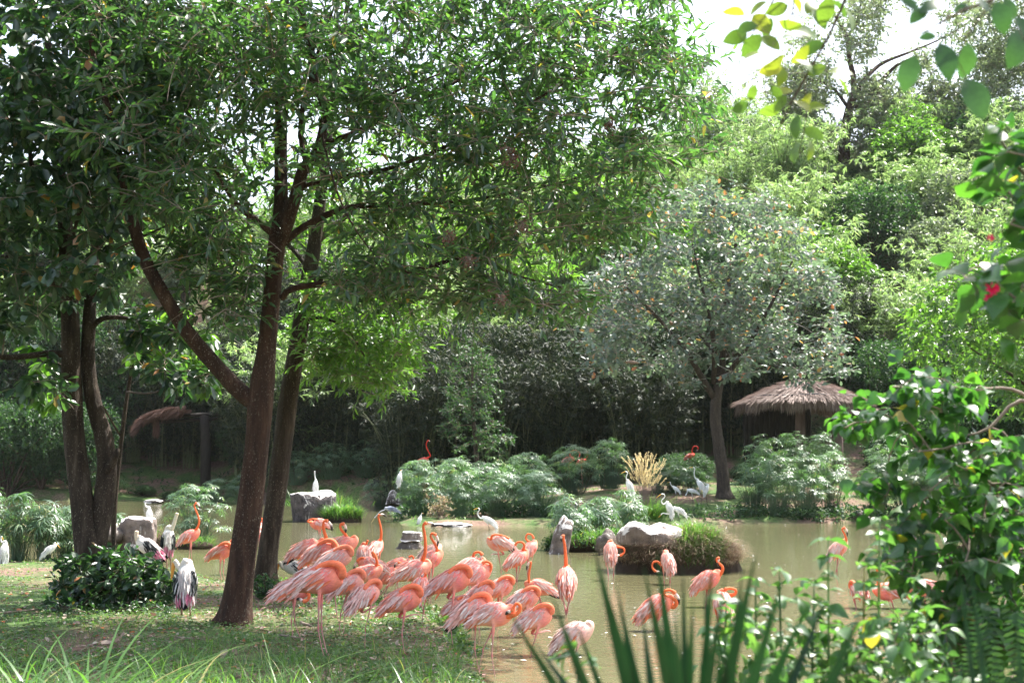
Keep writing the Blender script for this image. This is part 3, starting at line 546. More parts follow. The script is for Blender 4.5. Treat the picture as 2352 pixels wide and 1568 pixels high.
# hillside
pts = []
tries = 0
while tries < 6000 and len(pts) < 210:
    tries += 1; y = rng.uniform(88, 150); x = rng.uniform(-.46*y, .47*y)
    if all((x-a)**2+(y-b)**2 > 5.2**2 for a, b in pts):
        pts.append((x, y))
for x, y in pts:
    hx = x/y*FL+1176
    if hx < 640 and y < 112: continue
    near_old = (1850 < hx < 2060 and 104 < y < 133); low = .42 if near_old else 1.0
    if near_old and abs(y-131) < 5: continue
    tier = 'lower' if y < 104 else 'middle' if y < 122 else 'upper'; ar = 'behind the double stemmed tree' if hx < 400 else 'behind the middle tree' if hx < 900 else 'behind the big near crown' if hx < 1400 else 'above the round crowned tree' if hx < 1720 else 'left below the hilltop tree' if hx < 1950 else 'right below the hilltop tree' if hx < 2180 else 'at the right edge'
    if rng.random() < .62 and y < 138:
        plant('bamboo_clump', BP[rng.integers(3)], x, y, rng.uniform(1.05, 1.6)*low, 'feathery light bamboo clump on the '+tier+' hillside, '+ar, 'bamboo', 'bamboo clumps on the hillside', sz=rng.uniform(.75, 1.0))
    else:
        k = rng.integers(3); s = rng.uniform(.9, 1.5)*low
        lab = ['grey green', 'deep green', 'bright green'][k]+' bushy tree on the '+tier+' hillside, '+ar
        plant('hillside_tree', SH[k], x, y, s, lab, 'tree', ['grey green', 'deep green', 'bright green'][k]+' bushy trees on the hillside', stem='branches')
for k_ in range(34):
    y = rng.uniform(106, 129); px_ = rng.uniform(1840, 2080); p = at(px_, 700, y)
    if abs(px_-1965) < 40 and y > 126: continue
    pr_ = BP[rng.integers(3)] if rng.random() < .6 else SH[rng.integers(3)]
    plant('low_bamboo' if pr_ in BP else 'low_shrub', pr_, p[0], y, rng.uniform(.3, .5), 'low feathery growth on the slope just below the tall old hilltop tree', 'shrub', 'low growth below the hilltop tree', sz=.8, stem='branches')
# bamboo wall straight behind the pond, its shade put into the leaf colour
bx = 430
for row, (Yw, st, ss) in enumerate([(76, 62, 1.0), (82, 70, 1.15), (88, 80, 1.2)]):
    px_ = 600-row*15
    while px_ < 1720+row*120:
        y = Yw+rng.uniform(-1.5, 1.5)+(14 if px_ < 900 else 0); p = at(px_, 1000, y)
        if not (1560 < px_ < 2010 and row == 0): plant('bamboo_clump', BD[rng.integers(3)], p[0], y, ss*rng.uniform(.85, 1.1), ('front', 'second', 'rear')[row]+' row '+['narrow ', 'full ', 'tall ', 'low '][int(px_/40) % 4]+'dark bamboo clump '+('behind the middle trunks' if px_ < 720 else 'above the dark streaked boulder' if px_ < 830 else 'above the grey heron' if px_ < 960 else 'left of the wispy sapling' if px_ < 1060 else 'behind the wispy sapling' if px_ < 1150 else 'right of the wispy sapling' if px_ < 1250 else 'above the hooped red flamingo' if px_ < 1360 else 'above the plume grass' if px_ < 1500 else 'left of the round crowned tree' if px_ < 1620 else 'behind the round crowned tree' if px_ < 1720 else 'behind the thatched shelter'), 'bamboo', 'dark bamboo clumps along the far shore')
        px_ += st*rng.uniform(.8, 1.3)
# dense bushes on the left far shore
for k_, (x, yy, Yq, s, sz) in enumerate([(-60, 0, 99, 1.3, 1.3), (20, 0, 98, 1.2, 1.5), (100, 0, 99, 1.35, 1.3), (180, 0, 100, 1.1, 1.4), (250, 0, 106, 1.3, 1.2), (320, 0, 109, 1.2, 1.5), (-150, 0, 101, 1.4, 1.3), (400, 0, 110, 1.0, 1.3), (395, 0, 99, .35, .4), (560, 0, 104, .8, .9), (255, 0, 99, .5, .6), (480, 0, 111, 1.2, 1.3), (40, 0, 107, 1.6, 1.8), (170, 0, 109, 1.6, 1.9), (-100, 0, 109, 1.6, 1.8), (330, 0, 100, .45, .45), (560, 0, 112, 1.2, 1.5), (540, 0, 99, .4, .4)]):
    lbs = ['tall dark bush cut by the left edge, behind the papyrus', 'dark bush behind the white egret at the left edge', 'dark bush between the left edge and the double stemmed tree', 'dark bush seen just left of the double stemmed trunk', 'bush seen between the two stems of the left tree', 'bush behind the sagging thatch of the left shelter', 'bush outside the left edge of the picture', 'bush behind the beam of the left shelter', 'small low bush below the left shelter', 'bush seen in the gap left of the middle trunk', 'low bush at the waterline right of the double stemmed tree', 'bush behind the post of the left shelter', 'big back row bush near the left edge', 'big back row bush behind the double stemmed tree', 'big back row bush past the left edge', 'low bush under the sagging thatch', 'back row bush directly behind the middle trunk', 'low bush at the waterline left of the middle trunk']
    p = at(x, 1000, Yq); plant('shore_bush', SB[2 if k_ % 2 else 0], p[0], Yq, s, lbs[k_], 'bush', 'bushes along the left far shore', sz=sz, stem='branches')
LS = ['past the left edge', 'at the left edge', 'left of the double stemmed tree', 'behind the left stem of the double stemmed tree', 'behind the right stem of the double stemmed tree', 'behind the sagging thatch', 'behind the beam of the left shelter', 'behind the post of the left shelter', 'left of the middle trunk', 'behind the middle trunk', 'right of the slim leaning trunk']
for k_, x in enumerate(np.linspace(-120, 700, 11)):
    for r_, Yq in enumerate((107, 113)):
        p = at(x+r_*30, 1000, Yq); plant('bamboo_clump', BD[(k_+r_) % 3], p[0], Yq, rng.uniform(1.15, 1.45), ('near', 'back')[r_]+' dark bamboo '+LS[k_], 'bamboo', 'dark bamboo clumps on the left shore')
# bushes on the right behind the hut and shore
RB = ['dark bush right of the thatched shelter', 'bush behind the uppermost heart leaved branch', 'bush behind the heart leaves near the right edge', 'tall bush at the right edge below the bright tree', 'bush outside the right edge', 'back bush touching the right eave of the shelter', 'back bush right of the shelter roof', 'bright back bush near the right edge', 'small bush just left of the round crowned tree\'s trunk', 'small bush farther left of the round crowned tree\'s trunk', 'small bush between that trunk and the thatched shelter']
for (x, Yq, s, sz, k_), lb in zip([(2040, 70, .9, .9, 0), (2120, 68, .9, 1.1, 2), (2210, 66, 1.0, 1.2, 0), (2300, 64, 1.0, 1.4, 2), (2400, 64, 1.1, 1.4, 0), (2000, 84, 1.2, 1.2, 2), (2160, 82, 1.3, 1.4, 0), (2290, 80, 1.3, 1.5, 1), (1600, 68, .5, .7, 0), (1560, 70, .55, .7, 2), (1700, 71, .4, .6, 0)], RB):
    p = at(x, 1000, Yq); plant('bush', SB[k_], p[0], Yq, s, lb, 'bush', 'bushes behind the right far shore', sz=sz, stem='branches')
# bright broadleaf tree at the right
att = poly_pts([(2080, 800), (2110, 690), (2140, 640), (2200, 600), (2260, 560), (2420, 520), (2520, 700), (2480, 1000), (2330, 960), (2250, 880), (2180, 900), (2150, 850)], 300, 52, 59)
bt = [px_limb([(2480, 1182, 57, .3), (2460, 1000, 57, .24), (2420, 850, 57, .15), (2360, 700, 57, .08)], .4), px_limb([(2450, 960, 57, .1), (2350, 880, 56, .07), (2230, 800, 55, .03)], .4), px_limb([(2430, 880, 57, .09), (2320, 740, 56, .06), (2220, 680, 55, .02)], .4)]
near_tree('bright green broad leaved tree reaching in from the right edge', None, bt, att, M['bark_grey'], 'leaf_bright', t_hex(.24, .3, .2), .29, 4, .85, 7, .9, .5, 0)
# tree on the hilltop
Y5 = 131
def hl(l): return px_limb([(a, b, c, r*1.0) for a, b, c, r in l], .8)
limbs = [hl([(1968, 452, Y5, 1.0), (1950, 415, Y5, .72), (1940, 370, Y5, .62), (1941, 320, Y5, .56), (1948, 265, Y5, .5), (1957, 230, Y5, .42), (1972, 200, Y5, .32)]),
 hl([(1950, 240, Y5, .3), (1985, 240, Y5-1, .34), (2010, 205, Y5-2, .3), (2030, 180, Y5-2, .22), (2060, 150, Y5-3, .14), (2110, 130, Y5-3, .08)]),
 hl([(1962, 225, Y5, .3), (1960, 180, Y5+1, .3), (1950, 130, Y5+1, .25), (1944, 80, Y5+2, .2), (1920, 40, Y5+2, .12), (1900, -10, Y5+2, .07)]),
 hl([(1944, 85, Y5+2, .16), (1965, 60, Y5+2, .13), (1975, 20, Y5+2, .09), (1978, -40, Y5+2, .05)]),
 hl([(1945, 290, Y5, .25), (1975, 270, Y5-2, .24), (2010, 220, Y5-3, .2), (2035, 180, Y5-3, .1)]),
 hl([(1968, 205, Y5, .25), (2020, 150, Y5+2, .2), (2090, 120, Y5+3, .14), (2160, 90, Y5+4, .09), (2230, 50, Y5+5, .05)]),
 hl([(1950, 250, Y5, .2), (1910, 200, Y5-1, .15), (1850, 180, Y5-2, .09), (1790, 170, Y5-3, .05)]),
 hl([(1942, 330, Y5, .18), (1970, 325, Y5-2, .16), (2000, 330, Y5-3, .12), (2030, 310, Y5-4, .06)])]
att = np.vstack([poly_pts([(1680, 330), (1690, 260), (1700, 200), (1800, 130), (1850, 60), (1900, -40), (2120, -60), (2300, 40), (2360, 150), (2330, 270), (2280, 330), (2100, 370), (1990, 380), (1900, 330), (1800, 370)], 900, Y5-9, Y5+9, lambda x, y: np.where(y < 130, .75, 1)*clump(x, y, .012, 4, .18)),
                 poly_pts([(1990, 190), (2200, 190), (2300, 300), (2250, 400), (2050, 400), (1980, 330)], 200, Y5-9, Y5)])
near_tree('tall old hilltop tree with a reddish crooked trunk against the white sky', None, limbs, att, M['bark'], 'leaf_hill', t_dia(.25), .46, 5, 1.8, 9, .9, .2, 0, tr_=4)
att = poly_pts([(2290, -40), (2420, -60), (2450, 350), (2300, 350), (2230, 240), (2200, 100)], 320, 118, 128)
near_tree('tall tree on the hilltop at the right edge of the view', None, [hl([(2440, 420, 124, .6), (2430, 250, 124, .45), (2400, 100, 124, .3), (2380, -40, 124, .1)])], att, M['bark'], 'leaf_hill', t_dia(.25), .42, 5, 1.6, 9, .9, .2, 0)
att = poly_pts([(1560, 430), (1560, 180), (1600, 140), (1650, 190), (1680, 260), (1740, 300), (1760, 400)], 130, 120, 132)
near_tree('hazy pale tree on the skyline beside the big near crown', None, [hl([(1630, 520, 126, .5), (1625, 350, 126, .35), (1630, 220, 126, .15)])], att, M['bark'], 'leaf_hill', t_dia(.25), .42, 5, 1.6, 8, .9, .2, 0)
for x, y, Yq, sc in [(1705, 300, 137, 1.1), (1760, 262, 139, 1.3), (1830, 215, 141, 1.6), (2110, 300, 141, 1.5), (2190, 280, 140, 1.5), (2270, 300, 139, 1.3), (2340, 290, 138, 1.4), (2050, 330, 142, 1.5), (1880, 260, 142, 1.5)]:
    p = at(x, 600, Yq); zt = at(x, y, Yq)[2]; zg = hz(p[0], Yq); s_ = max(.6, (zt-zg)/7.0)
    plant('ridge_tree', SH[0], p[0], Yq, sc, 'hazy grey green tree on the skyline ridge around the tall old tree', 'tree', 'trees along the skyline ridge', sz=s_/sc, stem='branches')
# small wispy tree before the dark bamboo
Y6 = 66; zb = hz(at(1092, 1080, Y6)[0], Y6)
limbs = [px_limb([(1098, 1100, Y6, .12), (1092, 1020, Y6, .11), (1086, 940, Y6, .09), (1085, 860, Y6, .06), (1086, 790, Y6, .03)], .3)]
att = poly_pts([(1020, 1000), (1015, 930), (1030, 850), (1060, 790), (1085, 770), (1120, 800), (1140, 870), (1150, 960), (1180, 1010), (1150, 1050), (1090, 1020), (1050, 1040)], 150, Y6-1.3, Y6+1.3)
near_tree('slender wispy sapling in front of the dark bamboo wall behind the papyrus', None, limbs, att, M['bark_grey'], 'leaf_bush', t_dia(.2), .2, 4, .45, 6, .9, .2, 0)
# ============================================================ papyrus
def make_umbel(nb=18):
    az = (np.arange(nb)+rng.random(nb))/nb*6.283; up = rng.uniform(-.25, .42, nb); D = unit(np.stack([np.cos(az), np.sin(az), up], -1)); L = rng.uniform(.75, 1.1, nb)
    N = unit(np.array([0, 0, 1.])+rng.normal(0, .12, D.shape)); X, Yv, Z = basis(D, N); w = .042
    tv = np.array([[0, 0, 0], [.42, -w, .03], [.42, w, .03], [.78, -w*.8, -.10], [.78, w*.8, -.10], [1, 0, -.34]])
    V = (X[:, None]*tv[:, 0][:, None]+Yv[:, None]*tv[:, 1][:, None]+Z[:, None]*tv[:, 2][:, None])*L[:, None, None]
    f3 = np.array([[0, 1, 2], [3, 5, 4]]); f4 = np.array([[1, 3, 4, 2]]); k = np.arange(nb)[:, None, None]*6
    return mesh('umbel', V.reshape(-1, 3), [(f3[None]+k).reshape(-1, 3), (f4[None]+k).reshape(-1, 4)], M['papyrus'], {'rnd': np.repeat(rng.random(nb)*.12, 6)})
UM = [make_umbel() for _ in range(8)]
def papyrus(x, by, w, h, label, group, Y=None, z0=None, n=None, Lb=.34):
    p = gd(x, by, 0) if Y is None else at(x, by, Y); Yp = p[1]; z = hz(p[0], Yp) if z0 is None else z0
    z = max(z, -.05); Rr = w/(FL/Yp)/2; H = h/(FL/Yp); n = n or int(np.clip(34*Rr*Rr+42, 40, 105)); Rr = max(.2, Rr-.12)
    r = thing('papyrus_clump', (p[0], Yp, z), label, 'papyrus', group)
    a = rng.uniform(0, 6.283, n); q = np.sqrt(rng.random(n)); hh = H*(1-.40*q**2.5)*(1-.62*rng.random(n)**1.7)-.04
    top = np.stack([np.cos(a)*q*Rr, np.sin(a)*q*Rr, hh], -1); bot = top*[.35, .35, 0]+rng.normal(0, .04, (n, 3))*[1, 1, 0]; mid = (top+bot)/2-np.stack([np.cos(a)*q, np.sin(a)*q, 0*a], -1)*.12*Rr
    V1, F1 = sticks(bot, mid, .009, .007); V2, F2 = sticks(mid, top, .007, .005); xs = rng.integers(0, n, n); Vx, Fx = sticks(bot[xs]+rng.normal(0, .12, (n, 3))*[1, 1, 0], mid[xs]+rng.normal(0, .1, (n, 3)), .007, .004)
    obj('stems', np.vstack([V1, V2, Vx]), np.vstack([F1, F2+len(V1), Fx+len(V1)+len(V2)]), M['papyrus'], r, {'rnd': np.full(len(V1)+len(V2)+len(Vx), .3)}, kind='stuff', world=False)
    for i_ in range(n):
        t_ = Matrix.Translation(Vector(top[i_])) @ Matrix.Rotation(rng.uniform(0, 6.28), 4, 'Z')
        tl = Vector((math.cos(a[i_])*q[i_]*.55+rng.normal(0, .12), math.sin(a[i_])*q[i_]*.55+rng.normal(0, .12), 1)).to_track_quat('Z', 'Y').to_matrix().to_4x4()
        link('umbel', UM[rng.integers(8)], r, Matrix.Translation(Vector(top[i_])) @ tl @ Matrix.Rotation(rng.uniform(0, 6.28), 4, 'Z') @ Matrix.Scale(Lb*rng.uniform(.7, 1.15), 4))
    return r
papyrus(448, 1252, 165, 150, 'rounded papyrus clump rising alone from the water left of the middle tree', None, z0=0, Lb=.24)
MID = ['papyrus clump on the low bank left of the small yellowish shrub', 'front papyrus clump just left of the wading great egret', 'front papyrus clump directly behind the wading great egret', 'front papyrus clump at the right end of the long thicket, above the slanting rock', 'taller back papyrus clump between the wispy sapling and the hidden red flamingo', 'back papyrus clump at the foot of the wispy sapling', 'back papyrus clump right of the wispy sapling', 'papyrus clump below the dark red flamingo with the hooped neck', 'papyrus clump directly left of the plume grass', 'narrow papyrus clump where the pale egret perches at the thicket\'s left end']
for (x, y, w, h), lb in zip([(960, 1196, 120, 128), (1050, 1200, 135, 138), (1145, 1200, 135, 128), (1240, 1201, 130, 118), (1000, 1184, 140, 122), (1110, 1182, 150, 122), (1215, 1184, 140, 114), (1320, 1184, 140, 120), (1400, 1184, 130, 120), (930, 1178, 60, 100)], MID):
    papyrus(x, y, w, h, lb, 'papyrus clumps on the middle of the far shore')
for x, y, w, h, lb in [(1310, 1262, 110, 116, 'papyrus clump growing beside the upright slanting rock'), (1378, 1258, 105, 112, 'papyrus clump in the middle of the rocky islet left of the pale boulder'), (1440, 1240, 110, 108, 'papyrus clump rising directly behind the left end of the pale boulder')]:
    papyrus(x, y, w, h, lb, None, z0=.12)
for x, y, w, h, lb in [(1548, 1120, 90, 72, 'papyrus clump above the small hunched egret'), (1590, 1112, 90, 62, 'papyrus clump left of the trunk, below the dark red flamingo'), (1510, 1118, 80, 70, 'papyrus clump touching the right side of the plume grass')]:
    papyrus(x, y, w, h, lb, 'papyrus clumps behind the egrets', Y=63)
for x, y, w, h, lb in [(1735, 1196, 110, 140, 'front papyrus clump nearest the round crowned tree\'s trunk'), (1790, 1198, 120, 150, 'front papyrus clump below the dark opening of the thatched shelter'), (1850, 1198, 120, 152, 'front papyrus clump straight below the shelter\'s thick post'), (1912, 1195, 110, 146, 'front papyrus clump at the right end of the broad dome, beside the grassy gap'), (1760, 1185, 120, 145, 'back papyrus clump on the left of the broad dome'), (1830, 1184, 120, 148, 'back papyrus clump in the middle of the broad dome'), (1890, 1184, 120, 146, 'back papyrus clump on the right of the broad dome')]:
    papyrus(x, y, w, h, lb, 'papyrus clumps below the shelter')
for x, y, w, h, lb in [(2020, 1196, 110, 140, 'front papyrus clump just right of the dark block of rock'), (2080, 1196, 120, 140, 'papyrus clump behind the tips of the heart leaved branches'), (2150, 1196, 130, 135, 'papyrus clump second in from the heart leaved tips'), (2230, 1196, 130, 135, 'papyrus clump mostly covered by heart leaves'), (2310, 1196, 130, 140, 'papyrus clump covered by heart leaves at the right edge'), (2050, 1184, 130, 140, 'back papyrus clump right of the grassy gap')]:
    papyrus(x, y, w, h, lb, 'papyrus clumps on the right far shore')
for x, y, w, h, lb in [(-35, 1292, 110, 160, 'papyrus clump cut by the left edge of the picture'), (40, 1294, 105, 155, 'papyrus clump behind the white egret at the left edge'), (100, 1294, 95, 150, 'papyrus clump directly behind the hunched egret on the left'), (150, 1290, 80, 135, 'papyrus clump just left of the double stemmed tree'), (262, 1262, 60, 90, 'small papyrus clump showing right of the double stemmed tree')]:
    papyrus(x, y, w, h, lb, None)
for x, y, w, h, lb in [(680, 1150, 110, 80, 'shaded papyrus clump behind the left side of the dark streaked boulder'), (760, 1150, 120, 86, 'shaded papyrus clump right behind the egret on the dark boulder'), (840, 1150, 120, 88, 'shaded papyrus clump left of the small whitewashed rock'), (880, 1140, 100, 76, 'shaded papyrus clump touching the left end of the sunny thicket'), (500, 1140, 90, 60, 'shaded papyrus clump at the foot of the left shelter\'s post'), (560, 1145, 90, 70, 'shaded papyrus clump seen just left of the middle trunk')]:
    papyrus(x, y, w, h, lb, 'shaded papyrus clumps on the far shore', Y=88 if x < 860 else 78)
# waterside weeds under the far papyrus
q = []
for a_, b_, n_ in [((905, 1196), (1440, 1207), 420), ((1690, 1200), (1975, 1201), 200), ((1985, 1200), (2380, 1204), 240), ((640, 1152), (900, 1160), 120), ((0, 1146), (560, 1150), 300), ((1560, 1204), (1690, 1202), 30)]:
    u = rng.random(n_); x = a_[0]+(b_[0]-a_[0])*u; y = a_[1]+(b_[1]-a_[1])*u-rng.random(n_)*5; p = gd(x, y, 0); p[:, 2] = np.maximum(height(p[:, 0], p[:, 1]), 0)+rng.uniform(0, .45, n_); q.append(p)
q = np.vstack(q); S0, E, P, D, N = sprays(q, 3, .3, 6, .9, .3, .6)
tag(leaves('waterside_weeds', P, D, N, .13*rng.uniform(.6, 1.3, len(P)), t_dia(.3), M['leaf_bush']), 'low dark green weeds along the foot of the papyrus at the waterline', 'weeds', kind='stuff')
M['white_down'] = surf('white_down', lambda t, pb: ramp(t, noi(t, 5), [(.4, (.75, .74, .72)), (.6, (.84, .83, .82))]), .7, .3)
# ============================================================ rocks and islets
def rock_geo(c, rx, ry, rz, seed, flat=.0, rough=.22, slabs=3, n=4, lean=(0, 0), blocky=.0, saddle=False):
    import bmesh
    bm = bmesh.new(); bmesh.ops.create_icosphere(bm, subdivisions=n, radius=1); V = np.array([v.co[:] for v in bm.verts]); F = np.array([[v.index for v in f.verts] for f in bm.faces]); bm.free()
    if blocky: V = np.sign(V)*np.abs(V)**(1-blocky); 
    d = np.array([noise.noise(Vector(v)*1.1+Vector((seed, 0, 0)))*rough*1.6+noise.noise(Vector(v)*3+Vector((0, seed, 0)))*rough*.5+noise.noise(Vector(v)*8+Vector((0, seed, 0)))*rough*.18 for v in V])
    V = V*(1+d[:, None]); rs = np.random.default_rng(seed)
    for _ in range(slabs):                                       # broken flat faces
        nrm = unit(rs.normal(0, 1, 3)*[1, 1, .5]); k = V@nrm; V = V-nrm*np.maximum(0, k-.72)[:, None]*.85
    if flat: V[:, 2] = np.where(V[:, 2] > flat, flat+.3*(V[:, 2]-flat), V[:, 2])
    if saddle: V[:, 2] *= 1-.34*np.exp(-((V[:, 0]+.12)/.26)**2)+.12*V[:, 0]
    V = V*[rx, ry, rz]; V[:, 0] += lean[0]*V[:, 2]; V[:, 1] += lean[1]*V[:, 2]
    return V+np.array(c), F
def rock(px, py, Y, w, h, label, seed, mat='rock', flat=0, depth=1.0, group=None, base=None, **kw):
    s = FL/Y; p = at(px, py+h/2-2, Y); rx = w/2/s; rz = h/s
    V, F = rock_geo((0, 0, 0), rx, rx*depth, rz, seed, flat, **kw); V[:, 2] *= np.where(V[:, 2] < 0, .25, h/s/V[:, 2].max()); V[:, 0] *= rx/np.abs(V[:, 0]).max(); V = V+p
    o = obj('rock', V-p, F, M[mat]); o.location = p; return tag(o, label, 'rock', group)
rock(722, 1170, 56, 118, 84, 'dark boulder streaked white with droppings under the upright egret', 3, flat=.72, rough=.22, slabs=6, blocky=.3)
rock(940, 1252, 36, 70, 22, 'dark rounded lower rock of the two stacked in the water', 5, 'rock_plain', slabs=3, depth=.8)
rock(943, 1231, 36, 58, 20, 'flat pale topped slab lying on the dark rock in the water', 9, 'rock_pale', flat=.6, slabs=4, depth=.7, blocky=.35)
rock(1284, 1228, 34, 66, 84, 'tall slanting split rock at the left end of the papyrus islet', 12, 'rock_pale', slabs=7, lean=(.28, 0), blocky=.3, depth=1.2)
rock(1500, 1224, 27.5, 166, 50, 'large pale boulder with a saddle shaped top on the grassy islet', 21, 'rock_pale', rough=.15, slabs=3, depth=.6, saddle=True)
rock(1395, 1240, 33.5, 60, 50, 'dark rock half hidden under papyrus between islet and pale boulder', 31, 'rock_plain')
rock(318, 1218, 34, 100, 62, 'pale streaked boulder behind the storks on the left', 17, 'rock_pale', flat=.7, rough=.25, slabs=5, blocky=.1)
rock(905, 1142, 72, 44, 30, 'small dark whitewashed rock at the left end of the papyrus thicket', 41)
rock(352, 1152, 88, 48, 8, 'low flat rock lying in the far left water', 43, flat=.4)
rock(1975, 1188, 55, 46, 30, 'dark block of rock at the water edge between papyrus clumps', 47, 'rock_plain', blocky=.4)
rock(1030, 1205, 51, 110, 8, 'thin flat stone at the edge of the low bank by the small egret', 49, flat=.3)
rock(255, 1226, 34, 90, 30, 'low brown rock beside the foot of the double stemmed tree', 51, 'rock_plain')
def mound(px, py_w, w, h, Yq, label, seed, depth=.7):
    s = FL/Yq; p = at(px, 1000, Yq); V, F = rock_geo((0, 0, 0), w/2/s, w/2/s*depth, h/s, seed, 0, .16, 0, 4)
    V[:, 2] = np.where(V[:, 2] < 0, V[:, 2]*.3, np.sign(V[:, 2])*np.abs(V[:, 2]/(h/s))**.6*(h/s)); r = thing('islet', (p[0], Yq, 0), label, 'islet')
    obj('earth', V, F, M['soil'], r, world=False); return r, V, p
def drape(root, V, p, n, L, w, mat, cond, bend=(.9, 1.5), name='grass', lift=.0, upright=False):
    Vw = V+np.array([p[0], root.location[1], 0]); k = np.where((V[:, 2] > .02) & cond(V))[0]; k = rng.choice(k, n); q = Vw[k]+rng.normal(0, .05, (n, 3)); c = np.array([p[0], root.location[1]])
    az = np.arctan2(q[:, 1]-c[1], q[:, 0]-c[0])+rng.normal(0, 1.2, n); b = rng.uniform(*bend, n)
    Vb, Fb = blades(q, az, L*rng.uniform(.5, 1.2, n), w, b, 4, rng.uniform(.1, .6, n)); obj(name, Vb, Fb, M[mat], root, {'rnd': np.repeat(rng.random(n), 10)}, kind='stuff')
r, V, p = mound(1555, 1318, 275, 82, 27.9, 'grassy islet round the pale boulder with hanging dry grass and a green tuft', 61)
hx_ = np.ptp(V[:, 0])/2; drape(r, V, p, 9000, .36, .0055, 'drygrass', lambda V: V[:, 1] < .6, (1.0, 1.7), 'dry_grass')
drape(r, V, p, 5200, .36, .007, 'grass', lambda V: (V[:, 0] > -hx_*.02) & (V[:, 0] < hx_*.58) & (V[:, 2] > .12), (.2, 1.3), 'green_grass')
drape(r, V, p, 900, .3, .004, 'grass', lambda V: (V[:, 2] > .45), (.3, 1.2), 'green_grass')
r, V, p = mound(1375, 1268, 240, 36, 35.2, 'rocky islet carrying three papyrus clumps', 63, .55)
drape(r, V, p, 2500, .28, .008, 'grass', lambda V: V[:, 2] > .0, (.4, 1.3), 'weeds')
S0, E, P, D, N = sprays(np.array(r.location)+V[rng.choice(np.where((V[:, 1] < .3) & (V[:, 2] > .02))[0], 260)]*[1, 1.04, 1]+rng.normal(0, .05, (260, 3)), 3, .2, 5); foliage(P, D, N, .07, t_dia(.32), M['leaf_bush'], r)
r, V, p = mound(300, 1262, 190, 50, 34.6, 'low brown grassed islet behind the storks', 65, .5)
drape(r, V, p, 1500, .3, .004, 'drygrass', lambda V: V[:, 1] < .5, (1, 1.6), 'dry_grass'); drape(r, V, p, 900, .25, .006, 'grass', lambda V: V[:, 2] > .3, (.3, 1.2), 'green_grass')
r, V, p = mound(448, 1262, 90, 18, 36, 'small earthy foot of the rounded papyrus clump in the water', 67, .6)
drape(r, V, p, 500, .3, .006, 'grass', lambda V: V[:, 2] > 0, (.5, 1.3), 'green_grass')
r, V, p = mound(790, 1196, 80, 26, 55, 'grassy shoulder on the right of the dark streaked boulder', 69, .6)
drape(r, V, p, 1500, .5, .010, 'grass', lambda V: V[:, 2] > 0, (.4, 1.3), 'green_grass')
def tuft(px, Y, n, L, w, sp, mat, label, z=None, cat='grass', name='grass_tuft', bend=(.2, 1.2), val=None):
    p = at(px, 1000, Y); q = np.stack([p[0]+rng.normal(0, sp, n), Y+rng.normal(0, sp*.6, n), np.zeros(n)], -1); q[:, 2] = height(q[:, 0], q[:, 1]) if z is None else z
    az = np.arctan2(q[:, 1]-Y, q[:, 0]-p[0])+rng.normal(0, .8, n); V, F = blades(q, az, L*rng.uniform(.5, 1.15, n), w, rng.uniform(*bend, n), 5, rng.uniform(.05, .4, n))
    o = np.array([p[0], Y, float(q[0, 2])]); ob = obj(name, V-o, F, M[mat], None, {'rnd': np.repeat(rng.random(n), 12)}); ob.location = o; return tag(ob, label, cat, kind=None)
tuft(740, 57.5, 500, .9, .012, .7, 'grass', 'bright grass tuft growing behind the dark streaked boulder', z=.6)
tuft(1330, 33.2, 60, .5, .006, .3, 'grass', 'sparse grass at the foot of the slanting rock')
# plume grass
p = at(1482, 1000, 53); zb = hz(p[0], 53); n = 900; q = np.stack([p[0]+rng.normal(0, .38, n), 53+rng.normal(0, .25, n), np.full(n, zb)], -1)
root = thing('plume_grass', (p[0], 53, zb), 'pale yellow plume grass with bottle brush heads standing between papyrus clumps', 'plume grass')
az = np.arctan2(q[:, 1]-53, q[:, 0]-p[0]); V, F = blades(q, az+rng.normal(0, .6, n), 1.5*rng.uniform(.5, 1.1, n), .010, rng.uniform(.4, 1.2, n), 5, .3); obj('blades', V, F, M['grass'], root, {'rnd': np.repeat(rng.random(n), 12)}, kind='stuff')
m = 120; a = rng.normal(-1.5708, 1.7, m)*0+rng.uniform(0, 6.283, m); ln = rng.uniform(.02, .36, m)
mbs = MB(); plm = None
for i_ in range(m):
    b = np.array([p[0], 53, zb])+np.append(rng.normal(0, .15, 2), 0); d = unit(np.array([math.cos(a[i_])*ln[i_], math.sin(a[i_])*ln[i_]*.6, 1.0])); Lg = rng.uniform(1.3, 2.45); t = b+d*Lg; d2 = unit(d+np.array([math.cos(a[i_]), math.sin(a[i_]), -.1])*rng.uniform(.1, .6))
    V, F = sticks(b[None], t[None], .004, .003); mbs.add(V, F)
    k = 60; tt = rng.random(k); q = t+d2*(tt[:, None]*.38); D = unit(rng.normal(0, 1, (k, 3))+d2*1.6)
    V, FS = leafgeo(q, D, unit(rng.normal(0, 1, (k, 3))), .05, t_dia(.2)); obj('plume', V, FS, M['plume'], root, {'rnd': np.repeat(rng.random(k), 4)})
mbs.build('stalks', M['straw'], root, kind='stuff')
# yellowish dry shrub on the low bank
q = at(1010+rng.normal(0, 12, 60), 1165+rng.normal(0, 16, 60), 52.5+rng.normal(0, .3, 60)); root = thing('dry_shrub', at(1012, 1195, 52.5), 'small yellowish dry shrub on the low bank beside the papyrus', 'shrub')
V, F = sticks(np.repeat(np.array(root.location)[None], 60, 0), q, .012, .004); obj('stems', V, F, M['twig'], root); S0, E, P, D, N = sprays(q, 3, .2, 6); leaves('foliage', P, D, N, .08, t_dia(.3), M['drygrass'], root, val=rng.uniform(.4, .8, len(P)))
